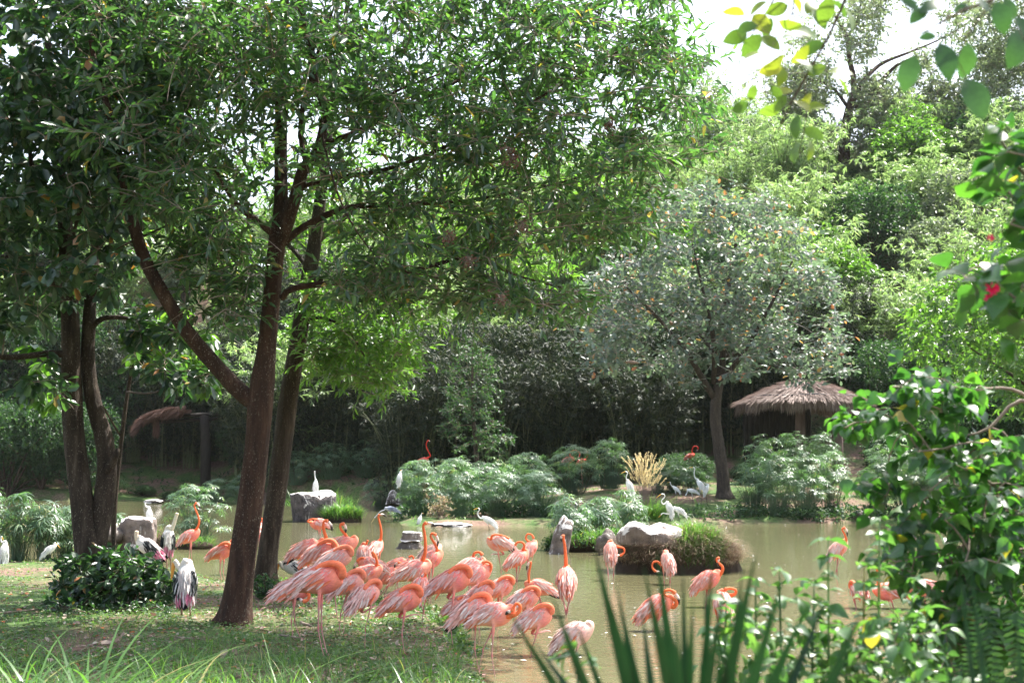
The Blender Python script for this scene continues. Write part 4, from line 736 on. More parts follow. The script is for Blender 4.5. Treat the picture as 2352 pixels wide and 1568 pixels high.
# ============================================================ thatched shelters
def shelter(px, Y, half_px, y_eave, y_top, post_px, label, mat='straw', posts=(0,), shade_wall=True):
    s = FL/Y; c = at(px, 1000, Y); Rr = half_px/s; ze = at(px, y_eave, Y)[2]; zt = at(px, y_top, Y)[2]; zg = hz(c[0], Y)
    root = thing('thatched_shelter', (c[0], Y, zg), label, 'shelter'); n = 48; mb = MB()
    prof = [(0.02, zt), (.25, zt-(zt-ze)*.14), (.55, zt-(zt-ze)*.42), (.8, zt-(zt-ze)*.7), (.97, ze+.12), (.93, ze+.02), (.5, ze+(zt-ze)*.35), (.02, ze+(zt-ze)*.6)]
    a = np.arange(n)/n*6.2832; V = np.array([[c[0]+math.cos(t)*Rr*r_, Y+math.sin(t)*Rr*r_*.9, z] for r_, z in prof for t in a]); k = len(prof)
    i = np.arange(k-1)[:, None]*n; j = np.arange(n); j2 = (j+1) % n; F = np.stack([i+j, i+j2, i+n+j2, i+n+j], -1).reshape(-1, 4)
    roof = obj('roof', V, F, M[mat], root, {'rnd': np.tile(rng.random(n), k)}, smooth=False)
    # courses of straw lying on the roof, and the ragged fringe
    m = 9000; r_ = np.sqrt(rng.uniform(.02, .95, m)); t = rng.uniform(0, 6.2832, m); pr = np.array(prof[:5]); z = np.interp(r_, pr[:, 0], pr[:, 1]); P = np.stack([c[0]+np.cos(t)*Rr*r_, Y+np.sin(t)*Rr*r_*.9, z+.03], -1)
    sl = (zt-ze)/Rr; D = unit(np.stack([np.cos(t), np.sin(t)*.9, -sl*(.5+.9*r_)+rng.normal(.10, .08, m)], -1)+rng.normal(0, .09, (m, 3))); N = unit(np.stack([np.cos(t)*sl, np.sin(t)*sl, np.ones(m)], -1))
    leaves('straw', P, D, N, rng.uniform(.35, .8, m), t_dia(.035), M[mat], roof)
    m = 3800; t = rng.uniform(0, 6.2832, m); rr = rng.uniform(.86, 1.0, m); P = np.stack([c[0]+np.cos(t)*Rr*rr, Y+np.sin(t)*Rr*.9*rr, np.interp(rr, pr[:, 0], pr[:, 1])+rng.uniform(-.12, .05, m)], -1)
    D = unit(np.stack([np.cos(t)*.35, np.sin(t)*.35, -np.ones(m)], -1)+rng.normal(0, .06, (m, 3))); N = unit(np.stack([np.cos(t), np.sin(t), 0*t+.3], -1))
    leaves('fringe', P, D, N, rng.uniform(.45, .9, m)*(.9+.15*np.sin(t*9)), t_dia(.045), M[mat], roof)
    t = np.linspace(0, 6.2832, 60); cr = np.stack([c[0]+np.cos(t)*Rr*.86, Y+np.sin(t)*Rr*.9*.86, np.full(60, np.interp(.86, pr[:, 0], pr[:, 1])+.07)+.03*np.sin(t*7)], -1); V, FS = loft(cr, .035, sides=5, cap=False); obj('cord', V, FS, M['cord'], root)
    for dx, dy in posts:
        V, FS = loft(np.array([[c[0]+dx, Y+dy, hz(c[0]+dx, Y+dy)-.3], [c[0]+dx, Y+dy, (ze+zg)/2], [c[0]+dx+.03, Y+dy, ze+(zt-ze)*.45]]), [.33, .29, .26], sides=16, wob=.03); obj('post', V, FS, M['wood'], root)
    if shade_wall:  # dark backing added to stand for the shade under the roof
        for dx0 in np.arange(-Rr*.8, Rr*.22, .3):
            V, FS = loft(np.array([[c[0]+dx0, Y+1.9, zg-.2], [c[0]+dx0+.02, Y+1.9, ze+.35]]), .16, .06, sides=6); obj('shade_board', V, FS, M['wood_dark_shade'], root)
    return root
shelter(1846, 72, 148, 928, 872, 0, 'round thatched shelter with a ragged straw roof and thick post on the right bank', posts=((-.2, 0), (2.3, 1.6)))
# the left shelter, half hidden by leaves: sagging thatch end, beam with a gutter end, thick post
Yh = 100; o = at(473, 1100, Yh); zg = hz(o[0], Yh); root = thing('thatched_shelter', (o[0], Yh, zg), 'half hidden shelter on the left far shore with sagging thatch and a single post', 'shelter')
V, FS = loft(np.array([[o[0], Yh, zg-.3], at(472, 1040, Yh), at(470, 955, Yh)]), [.42, .38, .36], sides=14, wob=.04); obj('post', V, FS, M['wood_dark_shade'], root)
a0, a1 = at(350, 958, Yh), at(500, 950, Yh)
for dz in (0, -.38):
    V, FS = loft(np.array([a0, (a0+a1)/2, a1])+[0, 0, dz], .16, .16, sides=4); obj('beam', V, FS, M['wood_dark_shade'], root)
V, FS = loft(np.array([at(352, 948, Yh-.4), at(390, 946, Yh-.4)]), .14, .14, sides=8); obj('gutter', V, FS, M['metal'], root)
m = 5200; u = rng.random(m); v = rng.random(m); P = at(318+u*110, np.interp(u, [0, .1, .4, .7, 1], [982, 960, 944, 938, 936])-2, Yh-2.2+3.4*v); P[:, 2] += rng.uniform(-.3, .1, m); D = unit(np.stack([-.75+0*u, -.25+0*u, -.75+0*u], -1)+rng.normal(0, .22, (m, 3)))
rf = obj('roof', *[np.array([at(335, 962, Yh-1.4), at(335, 962, Yh+.8), at(380, 948, Yh+.8), at(380, 948, Yh-1.4), at(440, 940, Yh-1.4), at(440, 940, Yh+.8), at(337, 968, Yh-1.4), at(337, 968, Yh+.8), at(380, 954, Yh+.8), at(380, 954, Yh-1.4), at(440, 948, Yh-1.4), at(440, 948, Yh+.8)]), np.array([[0, 1, 2, 3], [3, 2, 5, 4], [6, 9, 8, 7], [9, 10, 11, 8], [0, 3, 9, 6], [3, 4, 10, 9], [0, 6, 7, 1], [4, 5, 11, 10]])], M['straw_brown'], root, {'rnd': rng.random(12)}, smooth=False)
leaves('straw', P, D, unit(rng.normal(0, .3, (m, 3))+[0, -.3, 1]), rng.uniform(.4, 1.0, m), t_dia(.04), M['straw_brown'], rf)
m = 240; P = at(352+rng.random(m)*14, 962+rng.random(m)*22, Yh-1.2); leaves('loose_straw', P, unit(rng.normal(0, .08, (m, 3))+[0, 0, -1]), unit(rng.normal(0, 1, (m, 3))), rng.uniform(.4, 1.0, m), t_dia(.03), M['straw_brown'], rf)
# ============================================================ near bank: herbs, litter, grass
def on_land(n, x0, x1, y0, y1, extra=None, hmin=.03):
    out = np.zeros((0, 3))
    while len(out) < n:
        x = rng.uniform(x0, x1, n*2); y = y0+(y1-y0)*rng.random(n*2)**1.0; p = gd(x, y, .08); h = height(p[:, 0], p[:, 1]); k = (h > hmin)
        if extra is not None: k &= extra(x, y)
        p[:, 2] = h; out = np.vstack([out, p[k]])
    return out[:n]
def patch(p, s=.9, lo=-.25): 
    v = np.array([noise.noise(Vector((q[0]*s, q[1]*s, 3.1)))+.5*noise.noise(Vector((q[0]*s*3, q[1]*s*3, 1.7))) for q in p]); return v
n = 62000; P = on_land(n, -250, 1300, 1283, 1640, None, -.012); v = patch(P); keep = rng.random(n) < np.clip(.42+1.5*v, .06, 1); P = P[keep]; n = len(P)
P[:, 2] += rng.uniform(.0, .055, n); a = rng.uniform(0, 6.283, n); D = unit(np.stack([np.cos(a), np.sin(a), rng.uniform(-.1, .8, n)], -1)); N = unit(rng.normal(0, .35, (n, 3))+[0, 0, 1])
tag(leaves('ground_herbs', P, D, N, rng.uniform(.028, .062, n), t_dia(.34, .15), M['herb_ground']), 'carpet of small creeping leaves on the near bank', 'ground cover', kind='stuff')
n = 20000; P = on_land(n, -250, 1300, 1283, 1640); v = patch(P+[9, 4, 0]); P = P[rng.random(n) < np.clip(.55+1.3*v, .05, 1)]; n = len(P)
V, F = blades(P, rng.uniform(0, 6.283, n), rng.uniform(.04, .14, n), .0035, rng.uniform(.1, 1.1, n), 3, .3); tag(obj('short_grass', V, F, M['grass'], None, {'rnd': np.repeat(rng.random(n), 8)}), 'short grass on the near bank', 'grass', kind='stuff')
n = 9000; P = on_land(n, -250, 1200, 1290, 1640); v = patch(P+[5, 1, 0]); P = P[rng.random(n) < np.clip(.5-1.2*v, .05, 1)]; n = len(P); P[:, 2] += .012
D = unit(rng.normal(0, 1, (n, 3))*[1, 1, .2]); tag(leaves('leaf_litter', P, D, unit(rng.normal(0, .3, (n, 3))+[0, 0, 1]), rng.uniform(.03, .09, n), t_hex(.28), M['litter']), 'small dry leaf litter scattered over the near bank', 'leaf litter', kind='stuff')
lm = mesh('fallen_leaf', *t_big(.28, OVAL, .3, -.15), M['litter'], {'rnd': np.zeros(24)})
P = on_land(95, 0, 1080, 1310, 1560)
for q in P:
    o = bpy.data.objects.new('fallen_leaf', lm); COL.objects.link(o); s = random.uniform(.07, .15); o.location = (q[0], q[1], q[2]+.035); o.rotation_euler = (random.uniform(-.5, .5), random.uniform(-.5, .5), random.uniform(0, 6.28)); o.scale = (s, s, s)
    tag(o, 'large curled dry leaf lying on the near bank among small herbs', 'fallen leaf', 'large fallen leaves on the near bank')
for a_, b_, L_ in [((0, 1408), (110, 1396), .02), ((400, 1463), (470, 1468), .012), ((640, 1458), (700, 1464), .012), ((690, 1430), (720, 1437), .02)]:
    p0, p1 = gd(*a_, .16), gd(*b_, .16); V, FS = loft(np.linspace(p0, p1, 5)+rng.normal(0, .02, (5, 3))*[1, 1, .2], [L_, L_, L_*.9, L_*.7, L_*.3], sides=6)
    o = obj('fallen_branch', V-p0, FS, M['twig']); o.location = p0; tag(o, {0: 'long dead branch lying at the left edge of the near bank', 400: 'short dead stick lying below the front stork', 640: 'thin stick lying beneath the front left flamingos', 690: 'dark broken stick lying by the feet of the preening flamingo'}[a_[0]], 'branch')
# taller grass in front
def front_grass(n, x0, x1, y0, y1, L, w, bend, seed_extra=None):
    P = on_land(n, x0, x1, y0, y1, seed_extra); return blades(P, rng.uniform(0, 6.283, n), rng.uniform(*L, n), rng.uniform(*w, n), rng.uniform(*bend, n), 6, rng.uniform(0, .4, n)), n
(V, F), n = front_grass(2600, -150, 1150, 1525, 1760, (.18, .5), (.003, .006), (.2, 1.3), lambda x, y: (np.sin(x*.021)+np.sin(x*.0093+2) > -.9)); tag(obj('tall_grass', V, F, M['grass'], None, {'rnd': np.repeat(rng.random(n), 14)}), 'tall green grass along the front of the near bank', 'grass', kind='stuff')
(V, F), n = front_grass(420, 380, 1180, 1480, 1600, (.14, .34), (.003, .006), (.2, 1.3), lambda x, y: (np.sin(x*.031)+np.sin(x*.013+1) > .2)); tag(obj('tall_grass', V, F, M['grass'], None, {'rnd': np.repeat(rng.random(n), 14)}), 'scattered taller grass tufts in front of the flamingos', 'grass', kind='stuff')
p = at(105, 1640, 8.6); n = 340; q = np.stack([p[0]+rng.normal(0, .5, n), 8.6+rng.normal(0, .35, n), 0*rng.random(n)], -1); q[:, 2] = height(q[:, 0], q[:, 1])
V, F = blades(q, rng.normal(.2, 1.3, n), rng.uniform(.8, 1.55, n), rng.uniform(.009, .017, n), rng.uniform(.6, 1.6, n), 9, rng.uniform(.05, .4, n)); o = np.array([p[0], 8.6, hz(p[0], 8.6)])
ob = obj('arching_grass', V-o, F, M['grass'], None, {'rnd': np.repeat(rng.random(n), 20)}); ob.location = o; tag(ob, 'clump of long arching grass blades in the bottom left corner', 'grass', kind='stuff')
p = at(690, 1700, 9.5); n = 170; q = np.stack([p[0]+rng.uniform(-1.6, 1.6, n), 9.5+rng.normal(0, .5, n), 0*rng.random(n)], -1); q[:, 2] = height(q[:, 0], q[:, 1])
V, F = blades(q, rng.uniform(0, 6.28, n), rng.uniform(.4, .95, n), rng.uniform(.005, .011, n), rng.uniform(.3, 1.3, n), 9, rng.uniform(.05, .4, n)); tag(obj('arching_grass', V, F, M['grass'], None, {'rnd': np.repeat(rng.random(n), 20)}), 'loose long grass along the bottom edge left of the palm blades', 'grass', kind='stuff')
# grass on the far banks
x = rng.uniform(-60, 70, 60000); y = rng.uniform(50, 84, 60000); h = height(x, y); d2 = sdf(x, y, far); k = (d2 > .2) & (np.abs(x/y) < .46) & (rng.random(60000) < np.clip(.5+1.5*np.array([noise.noise(Vector((a*.25, b*.25, 7))) for a, b in zip(x, y)]), .05, 1)); P = np.stack([x, y, h], -1)[k]; n = len(P)
V, F = blades(P, rng.uniform(0, 6.283, n), rng.uniform(.08, .28, n), .012, rng.uniform(.2, 1.2, n), 2, .3); tag(obj('far_bank_grass', V, F, M['grass'], None, {'rnd': np.repeat(rng.random(n), 6)}), 'rough grass covering the far bank', 'grass', kind='stuff')
# ============================================================ foreground plants
def on_lens(px, py, Y): return at(px, py, Y)
# palm like blades rising in front
HUB = at(1590, 2040, 2.35); root = thing('spiky_palm', (HUB[0], HUB[1], hz(HUB[0], HUB[1])), 'dark green spiky fan of stiff blades close to the camera at the bottom', 'palm')
V, FS = loft(np.array([[HUB[0], HUB[1], hz(HUB[0], HUB[1])-.1], HUB+[0, 0, .06]]), [.09, .07], sides=12, wob=.05); obj('stem', V, FS, M['bark_grey'], root)
BL = [((1163, 1392), 20, 2.05), ((1268, 1368), 25, 2.0), ((1366, 1262), 26, 2.1), ((1432, 1440), 26, 2.3), ((1478, 1300), 27, 1.95), ((1508, 1262), 24, 2.2), ((1475, 1400), 18, 2.4), ((1568, 1300), 15, 2.3), ((1592, 1372), 22, 2.1), ((1636, 1272), 19, 2.2), ((1668, 1310), 15, 2.0), ((1706, 1300), 20, 2.15), ((1738, 1262), 26, 2.05), ((1800, 1325), 26, 2.0),
      ((1846, 1400), 24, 2.2), ((1895, 1380), 18, 2.45), ((1985, 1392), 24, 2.1), ((1225, 1470), 18, 2.5), ((1540, 1440), 20, 2.5), ((1950, 1500), 20, 2.3), ((1100, 1540), 18, 2.1), ((1320, 1420), 16, 2.3), ((1415, 1340), 16, 2.35), ((1545, 1350), 14, 2.0), ((1618, 1330), 12, 2.4), ((1690, 1390), 14, 2.3), ((1772, 1380), 16, 2.3), ((1450, 1500), 18, 2.2), ((1655, 1450), 18, 2.2), ((1820, 1470), 18, 2.3)]
for (tx, ty), wpx, Yb in BL:
    tip = at(tx, ty, Yb); b = HUB+rng.normal(0, .03, 3); w = wpx/2*Yb/FL*2.0; t = np.linspace(0, 1, 9)[:, None]; L = np.linalg.norm(tip-b)
    mid = (b+tip)/2+(at(tx, ty, Yb)-at(1590, ty, Yb))*.09; C = (1-t)**2*b+2*t*(1-t)*mid+t*t*tip; T = unit(np.gradient(C, axis=0)); ax = unit(np.cross(T, np.array([[0, 1., 0]]))); wd = w*np.clip((1-t**2.1)*np.minimum(1, .5+1.6*t), .0, 1)+.0004
    nrm = np.cross(ax, T); V = np.concatenate([C-ax*wd, C+nrm*wd*.5, C+ax*wd, C-nrm*-.0012+nrm*wd*.5]); 
    k = 9; i = np.arange(k-1); F = np.concatenate([np.stack([i, i+1, k+i+1, k+i], -1), np.stack([k+i, k+i+1, 2*k+i+1, 2*k+i], -1)]); obj('blade', V[:3*k], F, M['yucca'], root, {'rnd': np.full(27, rng.random())})
root = thing('spiky_palm', at(2285, 1900, 2.2), 'two tall blurred palm blades near the bottom right corner', 'palm')
q0 = at(2285, 1890, 2.2); V, FS = loft(np.array([[q0[0], q0[1], hz(q0[0], q0[1])-.1], q0]), [.05, .04], sides=10, wob=.05); obj('stem', V, FS, M['bark_grey'], root)
for (tx, ty), (bx, by), wpx in [((2203, 1300), (2275, 1900), 22), ((2226, 1270), (2300, 1900), 22), ((2330, 1390), (2380, 1900), 22), ((2150, 1400), (2250, 1900), 14)]:
    a, b = at(bx, by, 2.2), at(tx, ty, 2.2); t = np.linspace(0, 1, 8)[:, None]; C = a+(b-a)*t; ax = unit(np.cross(b-a, [0, 1, 0])); w = wpx/2*2.2/FL; wd = w*(1-t**2)+.0003; V = np.concatenate([C-ax*wd, C+[0, .3*w, 0], C+ax*wd]); k = 8; i = np.arange(7)
    obj('blade', V, np.concatenate([np.stack([i, i+1, k+i+1, k+i], -1), np.stack([k+i, k+i+1, 2*k+i+1, 2*k+i], -1)]), M['yucca'], root)
root = thing('spiky_palm', at(760, 1900, 2.6), 'pair of thin blurred blade tips at the bottom left of centre', 'palm')
q0 = at(760, 1890, 2.6); V, FS = loft(np.array([[q0[0], q0[1], hz(q0[0], q0[1])-.1], q0]), [.05, .04], sides=10, wob=.05); obj('stem', V, FS, M['bark_grey'], root)
for (tx, ty), (bx, by), wpx in [((752, 1492), (738, 1900), 16), ((845, 1512), (770, 1900), 12)]:
    a, b = at(bx, by, 2.6), at(tx, ty, 2.6); t = np.linspace(0, 1, 8)[:, None]; C = a+(b-a)*t; ax = unit(np.cross(b-a, [0, 1, 0])); w = wpx/2*2.6/FL; wd = w*(1-t**2)+.0003; V = np.concatenate([C-ax*wd, C+[0, .3*w, 0], C+ax*wd]); k = 8; i = np.arange(7)
    obj('blade', V, np.concatenate([np.stack([i, i+1, k+i+1, k+i], -1), np.stack([k+i, k+i+1, 2*k+i+1, 2*k+i], -1)]), M['yucca'], root)
# heart leaved bush
T_H = t_big(.42, HEART, .22, .28); T_V = t_big(.27, OVAL, .3, .3); T_E = t_big(.30, ELL, .15, .14)
def big_bush(label, cat, limbs, att, tmpl, L, mat, K=5, T=2, tl=.13, nparts=300, droop=.7, flat=.5, name='bush', stem='twig', yellow=()):
    root = thing(name, limbs[0][0, :3], label, cat)
    for q_, l in enumerate(limbs):
        V, FS = loft(l[:, :3], l[:, 3], sides=8, wob=.04); obj('stem', V, FS, M[stem], root)
    tubes(grow(limbs, att, .08, .012, .15), 4).build('twigs', M[stem], root, kind='stuff')
    S0, E, P, D, N = sprays(att, T, tl, K, .8, droop, flat); V, F = sticks(S0, E, .0014, .0008); obj('leaf_stalks', V, F, M[stem], root, kind='stuff')
    foliage(P, D, N, L*rng.uniform(.55, 1.2, len(P)), tmpl, M[mat], root, nparts); return root
Y7 = 5.6
lm7 = [px_limb([(2640, 2090, Y7, .03), (2670, 1750, Y7, .027), (2690, 1420, Y7, .024), (2560, 1180, Y7, .02), (2430, 970, Y7, .014), (2340, 920, Y7, .009), (2260, 990, Y7, .006), (2120, 1010, Y7, .003)], .06),
       px_limb([(2430, 970, Y7, .010), (2330, 895, Y7-.1, .007), (2220, 895, Y7-.2, .005), (2120, 870, Y7-.3, .003)], .06),
       px_limb([(2560, 1180, Y7, .012), (2420, 1170, Y7, .009), (2290, 1120, Y7, .006), (2160, 1010, Y7-.1, .004), (2070, 985, Y7-.1, .002)], .06),
       px_limb([(2560, 1250, Y7, .014), (2400, 1300, Y7, .010), (2290, 1230, Y7, .006), (2190, 1260, Y7-.2, .004), (2060, 1290, Y7-.3, .002)], .06)]
att = np.vstack([poly_pts([(2030, 880), (2120, 860), (2210, 870), (2240, 910), (2170, 950), (2060, 920)], 24, Y7-.5, Y7+.1), poly_pts([(1925, 960), (2000, 930), (2100, 960), (2200, 980), (2210, 1060), (2100, 1050), (2040, 1000), (1940, 985)], 24, Y7-.4, Y7+.2),
                 poly_pts([(1960, 1105), (2040, 1090), (2120, 1100), (2180, 1180), (2110, 1190), (2060, 1150), (1990, 1140)], 14, Y7-.4, Y7+.2), poly_pts([(2180, 1010), (2300, 1000), (2420, 1050), (2420, 1280), (2250, 1260), (2170, 1200)], 85, Y7-.5, Y7+.5),
                 poly_pts([(2050, 1190), (2200, 1180), (2420, 1260), (2420, 1500), (2200, 1480), (2100, 1400), (2010, 1270)], 125, Y7-.6, Y7+.6), poly_pts([(2100, 1380), (2420, 1380), (2420, 1600), (2080, 1600)], 80, Y7-.6, Y7+.6)])
big_bush('bush of hanging heart shaped leaves reaching in from the right edge over the water', 'bush', lm7, att, T_H, .080, 'leaf_heart', 4, 2, .12)
# upright leafy herbs along the bottom right
Y8 = 4.6
lm8 = []
for (bx, tx, ty) in [(1660, 1668, 1380), (1740, 1735, 1330), (1800, 1790, 1310), (1860, 1870, 1340), (1905, 1902, 1240), (1980, 1985, 1300), (2015, 2020, 1190), (2060, 2100, 1330), (1700, 1640, 1440), (1950, 1940, 1440), (2120, 2130, 1400)]:
    lm8.append(px_limb([(bx+10, 2300, Y8, .007), (bx, 1760, Y8, .006), (bx*.6+tx*.4, 1600, Y8, .005), (tx*.8+bx*.2, (ty+1500)/2, Y8-.05, .004), (tx, ty, Y8-.1, .0018)], .06))
root = thing('leafy_herb', lm8[0][0, :3], 'stand of upright leafy stems with pointed leaves along the bottom right', 'herb')
Pa, Da, Na = [], [], []
for l in lm8:
    V, FS = loft(l[:, :3], l[:, 3], sides=6); obj('stem', V, FS, M['papyrus'], root, {'rnd': np.full(len(V), .2)})
    for k in range(len(l)-1, 0, -1):
        f = k/len(l)
        if l[k, 2] < at(0, 1620, Y8)[2]: break
        for _ in range(2):
            a = rng.uniform(0, 6.283)
            for b in (0, 3.14159): Pa.append(l[k, :3]); Da.append([math.cos(a+b), math.sin(a+b), rng.uniform(-.35, .5)]); Na.append(unit(np.array([0, 0, 1.])+rng.normal(0, .3, 3)))
att = poly_pts([(1650, 1440), (1760, 1400), (1900, 1420), (2060, 1400), (2180, 1400), (2200, 1620), (1650, 1620)], 75, Y8-.5, Y8+.4); S0, E, P, D, N = sprays(att, 2, .12, 4, .8, .2, .5)
Vt, Ft = sticks(S0, E, .0014, .0008); obj('twigs', Vt, Ft, M['twig'], root, kind='stuff')
P = np.vstack([np.array(Pa), P]); D = np.vstack([unit(np.array(Da)), D]); N = np.vstack([np.array(Na), N]); foliage(P, D, N, rng.uniform(.035, .085, len(P)), T_V, M['leaf_herb'], root, 300)
att = poly_pts([(1240, 1500), (1320, 1480), (1400, 1500), (1380, 1560), (1260, 1560)], 4, 3.2, 3.5); lm = [px_limb([(1335, 2800, 3.3, .005), (1330, 1760, 3.3, .004), (1325, 1600, 3.3, .003), (1330, 1500, 3.3, .0015)], .05)]
big_bush('short sprig with a few curved green leaves among the spiky blades', 'plant', lm, att, T_V, .062, 'leaf_herb', 3, 1, .05, 60, .2, .4, 'sprig', 'papyrus')
p = at(1998, 1452, 4.3); V, FS = leafgeo(np.array([p+[0, 0, .05]]), np.array([[.1, .1, -1.]]), np.array([[0., -1, .2]]), .105, t_big(.30, ELL, .1, .1)); o = obj('yellow_leaf', V-p, FS, M['leaf_ylw'], None, {'rnd': np.full(24, .5)}); o.location = p; tag(o, 'single large bright yellow leaf hanging among the green herbs', 'leaf')
# fern in the bottom right
root = thing('fern', at(2350, 2080, 4.9), 'fern with long toothed fronds in the bottom right corner', 'fern')
for (a_, b_) in [((2360, 1560), (2190, 1500)), ((2350, 1580), (2230, 1370)), ((2370, 1590), (2290, 1330)), ((2390, 1600), (2370, 1310)), ((2350, 1600), (2215, 1440)), ((2400, 1600), (2440, 1330))]:
    A_, B_ = at(2350, 2080, 4.9), at(*b_, 4.8); t = np.linspace(0, 1, 44)[:, None]; C = A_+(B_-A_)*t+np.array([0, 0, .10])*np.sin(t*3.14); T = unit(np.gradient(C, axis=0)); ax = unit(np.cross(T, [0, 1, .3])); Pq = np.vstack([C, C]); Dq = np.vstack([ax+T*.3, -ax+T*.3]); Lq = np.tile(.075*np.sin(np.clip(t[:, 0]*.85+.15, 0, 1)*3.14)**.7+.006, 2)
    V, FS = leafgeo(Pq, unit(Dq), unit(np.cross(Dq, np.vstack([T, T]))*[1, 1, 1]), Lq, t_hex(.12, .1, .05)); obj('frond', V, FS, M['leaf_bush'], root, {'rnd': np.repeat(rng.random(len(Pq)), 6)})
# flowering branch at the right edge
Y9 = 4.2
lm9 = [px_limb([(2720, 2350, Y9, .024), (2680, 1700, Y9, .02), (2560, 1000, Y9, .014), (2470, 820, Y9, .012), (2400, 620, Y9, .009), (2350, 480, Y9, .006), (2290, 420, Y9, .003)], .05), px_limb([(2440, 720, Y9, .007), (2340, 690, Y9, .004), (2250, 610, Y9, .002)], .05), px_limb([(2420, 450, Y9, .008), (2352, 400, Y9, .006), (2310, 340, Y9, .004), (2282, 290, Y9, .002)], .05)]
att = np.vstack([poly_pts([(2205, 600), (2290, 590), (2420, 560), (2440, 790), (2300, 780), (2230, 700)], 26, Y9-.3, Y9+.3), poly_pts([(2270, 400), (2420, 440), (2430, 580), (2330, 560)], 16, Y9-.2, Y9+.3), poly_pts([(2290, 300), (2420, 320), (2420, 460), (2340, 420)], 9, Y9-.2, Y9+.2)])
root = big_bush('flowering branches with large bright leaves coming in from the right edge', 'flowering bush', lm9, att, t_big(.36, OVAL, .2, .2), .095, 'leaf_heart', 3, 2, .10, 200, .3, .6, 'flowering_bush')
def blossom(px, py, Y, s, label, n=9):
    p = at(px, py, Y); o = thing('flower', p, label, 'flower'); D = unit(rng.normal(0, 1, (n, 3))+[0, -.3, .3])
    for q_ in range(n):
        V, FS = leafgeo(p[None]+D[q_:q_+1]*.2*s, D[q_:q_+1], unit(rng.normal(0, 1, (1, 3))), s, t_big(.42, OVAL, .4, .3, 6)); obj('petal', V, FS, M['petal'], o, {'rnd': np.full(24, rng.random())})
blossom(2278, 660, Y9-.25, .024, 'large pink flower on the branch at the right edge', 12); blossom(2272, 686, Y9-.25, .016, 'small red bud hanging just below the large pink flower'); blossom(2274, 547, Y9-.2, .013, 'small red flower cluster above the large pink flower'); blossom(2222, 612, Y9-.2, .007, 'tiny red bud at the tip of the leafy shoot left of the flower', 5)
# hanging twig of yellow green leaves, top right
Y10 = 4.0
lm10 = [px_limb([(2900, -1300, Y10, .02), (2400, -600, Y10, .012), (2010, -160, Y10, .006), (1950, -20, Y10, .005), (1905, 80, Y10, .0042), (1860, 160, Y10, .0036), (1815, 240, Y10, .003), (1788, 300, Y10, .002)], .05), px_limb([(2200, -380, Y10+.05, .008), (1830, -60, Y10+.1, .004), (1760, 30, Y10+.1, .003), (1720, 90, Y10+.1, .002), (1690, 130, Y10+.1, .0012)], .05), px_limb([(2060, -220, Y10, .004), (1850, -60, Y10, .003), (1820, 30, Y10, .0026), (1780, 90, Y10, .0016)], .05), px_limb([(1848, 185, Y10, .002), (1852, 270, Y10, .0015), (1835, 350, Y10, .001)], .05)]
root = thing('hanging_branch', lm10[0][0, :3], 'hanging twig of glowing yellow green leaves in the upper right', 'branch')
for l in lm10: V, FS = loft(l[:, :3], l[:, 3], sides=6); obj('twig', V, FS, M['twig_dark'], root)
LP = [(1690, 30, 50, 170), (1695, 85, 55, 200), (1712, 65, 45, 20), (1745, 50, 60, 300), (1730, 100, 58, 230), (1705, 130, 50, 250), (1745, 125, 60, 190), (1765, 95, 50, 320), (1790, 20, 50, 200), (1810, 55, 50, 340), (1820, 85, 60, 10), (1850, 75, 58, 0), (1835, 130, 50, 40), (1785, 140, 56, 220), (1795, 170, 46, 260), (1775, 160, 48, 190), (1845, 150, 60, 320), (1870, 110, 56, 200), (1880, 40, 50, 300), (1900, 20, 60, 250), (1925, 15, 50, 320), (1860, 20, 50, 60), (1925, 165, 52, 0), (1930, 190, 50, 320),
      (1730, 210, 36, 250), (1715, 230, 40, 190), (1705, 245, 40, 200), (1775, 250, 50, 200), (1795, 235, 40, 230), (1840, 240, 44, 320), (1825, 275, 58, 270), (1830, 285, 50, 260), (1870, 245, 40, 0), (1865, 305, 46, 330), (1860, 340, 42, 270), (1828, 345, 50, 250), (1850, 230, 40, 30), (1805, 210, 40, 190), (1880, 160, 40, 200), (1765, 60, 45, 250), (1950, 40, 55, 290), (1745, 15, 45, 210), (1830, 10, 45, 120), (1785, 215, 34, 140)]
P = np.array([at(a, b, Y10+rng.uniform(-.12, .12)) for a, b, c, d in LP]); Lq = np.array([c*Y10/FL*1.15 for a, b, c, d in LP]); D = np.array([[math.cos(R(d)), rng.uniform(-.5, .5), math.sin(R(d))] for a, b, c, d in LP]); N = unit(rng.normal(0, .6, (len(P), 3))+[0, -.8, .5])
P = P-unit(D)*Lq[:, None]*.4; leaf_parts('leaf', P, unit(D), N, Lq, T_E, M['leaf_yellow'], root)
nodes = np.vstack([l[:, :3] for l in lm10]); nn = np.array([nodes[np.argmin(np.linalg.norm(nodes-p, axis=1))] for p in P]); V, F = sticks(nn, P, .0009, .0006); obj('leaf_stalk', V, F, M['twig_dark'], root, kind='stuff')
Y11 = 2.9
lm11 = [px_limb([(3200, -900, Y11, .016), (2420, -80, Y11, .007), (2300, -10, Y11, .004), (2200, 30, Y11, .0035), (2130, 70, Y11, .002), (2080, 85, Y11, .001)], .05), px_limb([(2280, 0, Y11, .003), (2200, 120, Y11, .0015), (2222, 185, Y11, .001)], .05), px_limb([(2560, -220, Y11, .006), (2420, 60, Y11, .003), (2350, 90, Y11, .002)], .05)]
root = thing('hanging_branch', lm11[0][0, :3], 'blurred twig of large dark green oval leaves in the top right corner', 'branch')
for l in lm11: V, FS = loft(l[:, :3], l[:, 3], sides=6); obj('twig', V, FS, M['twig_dark'], root)
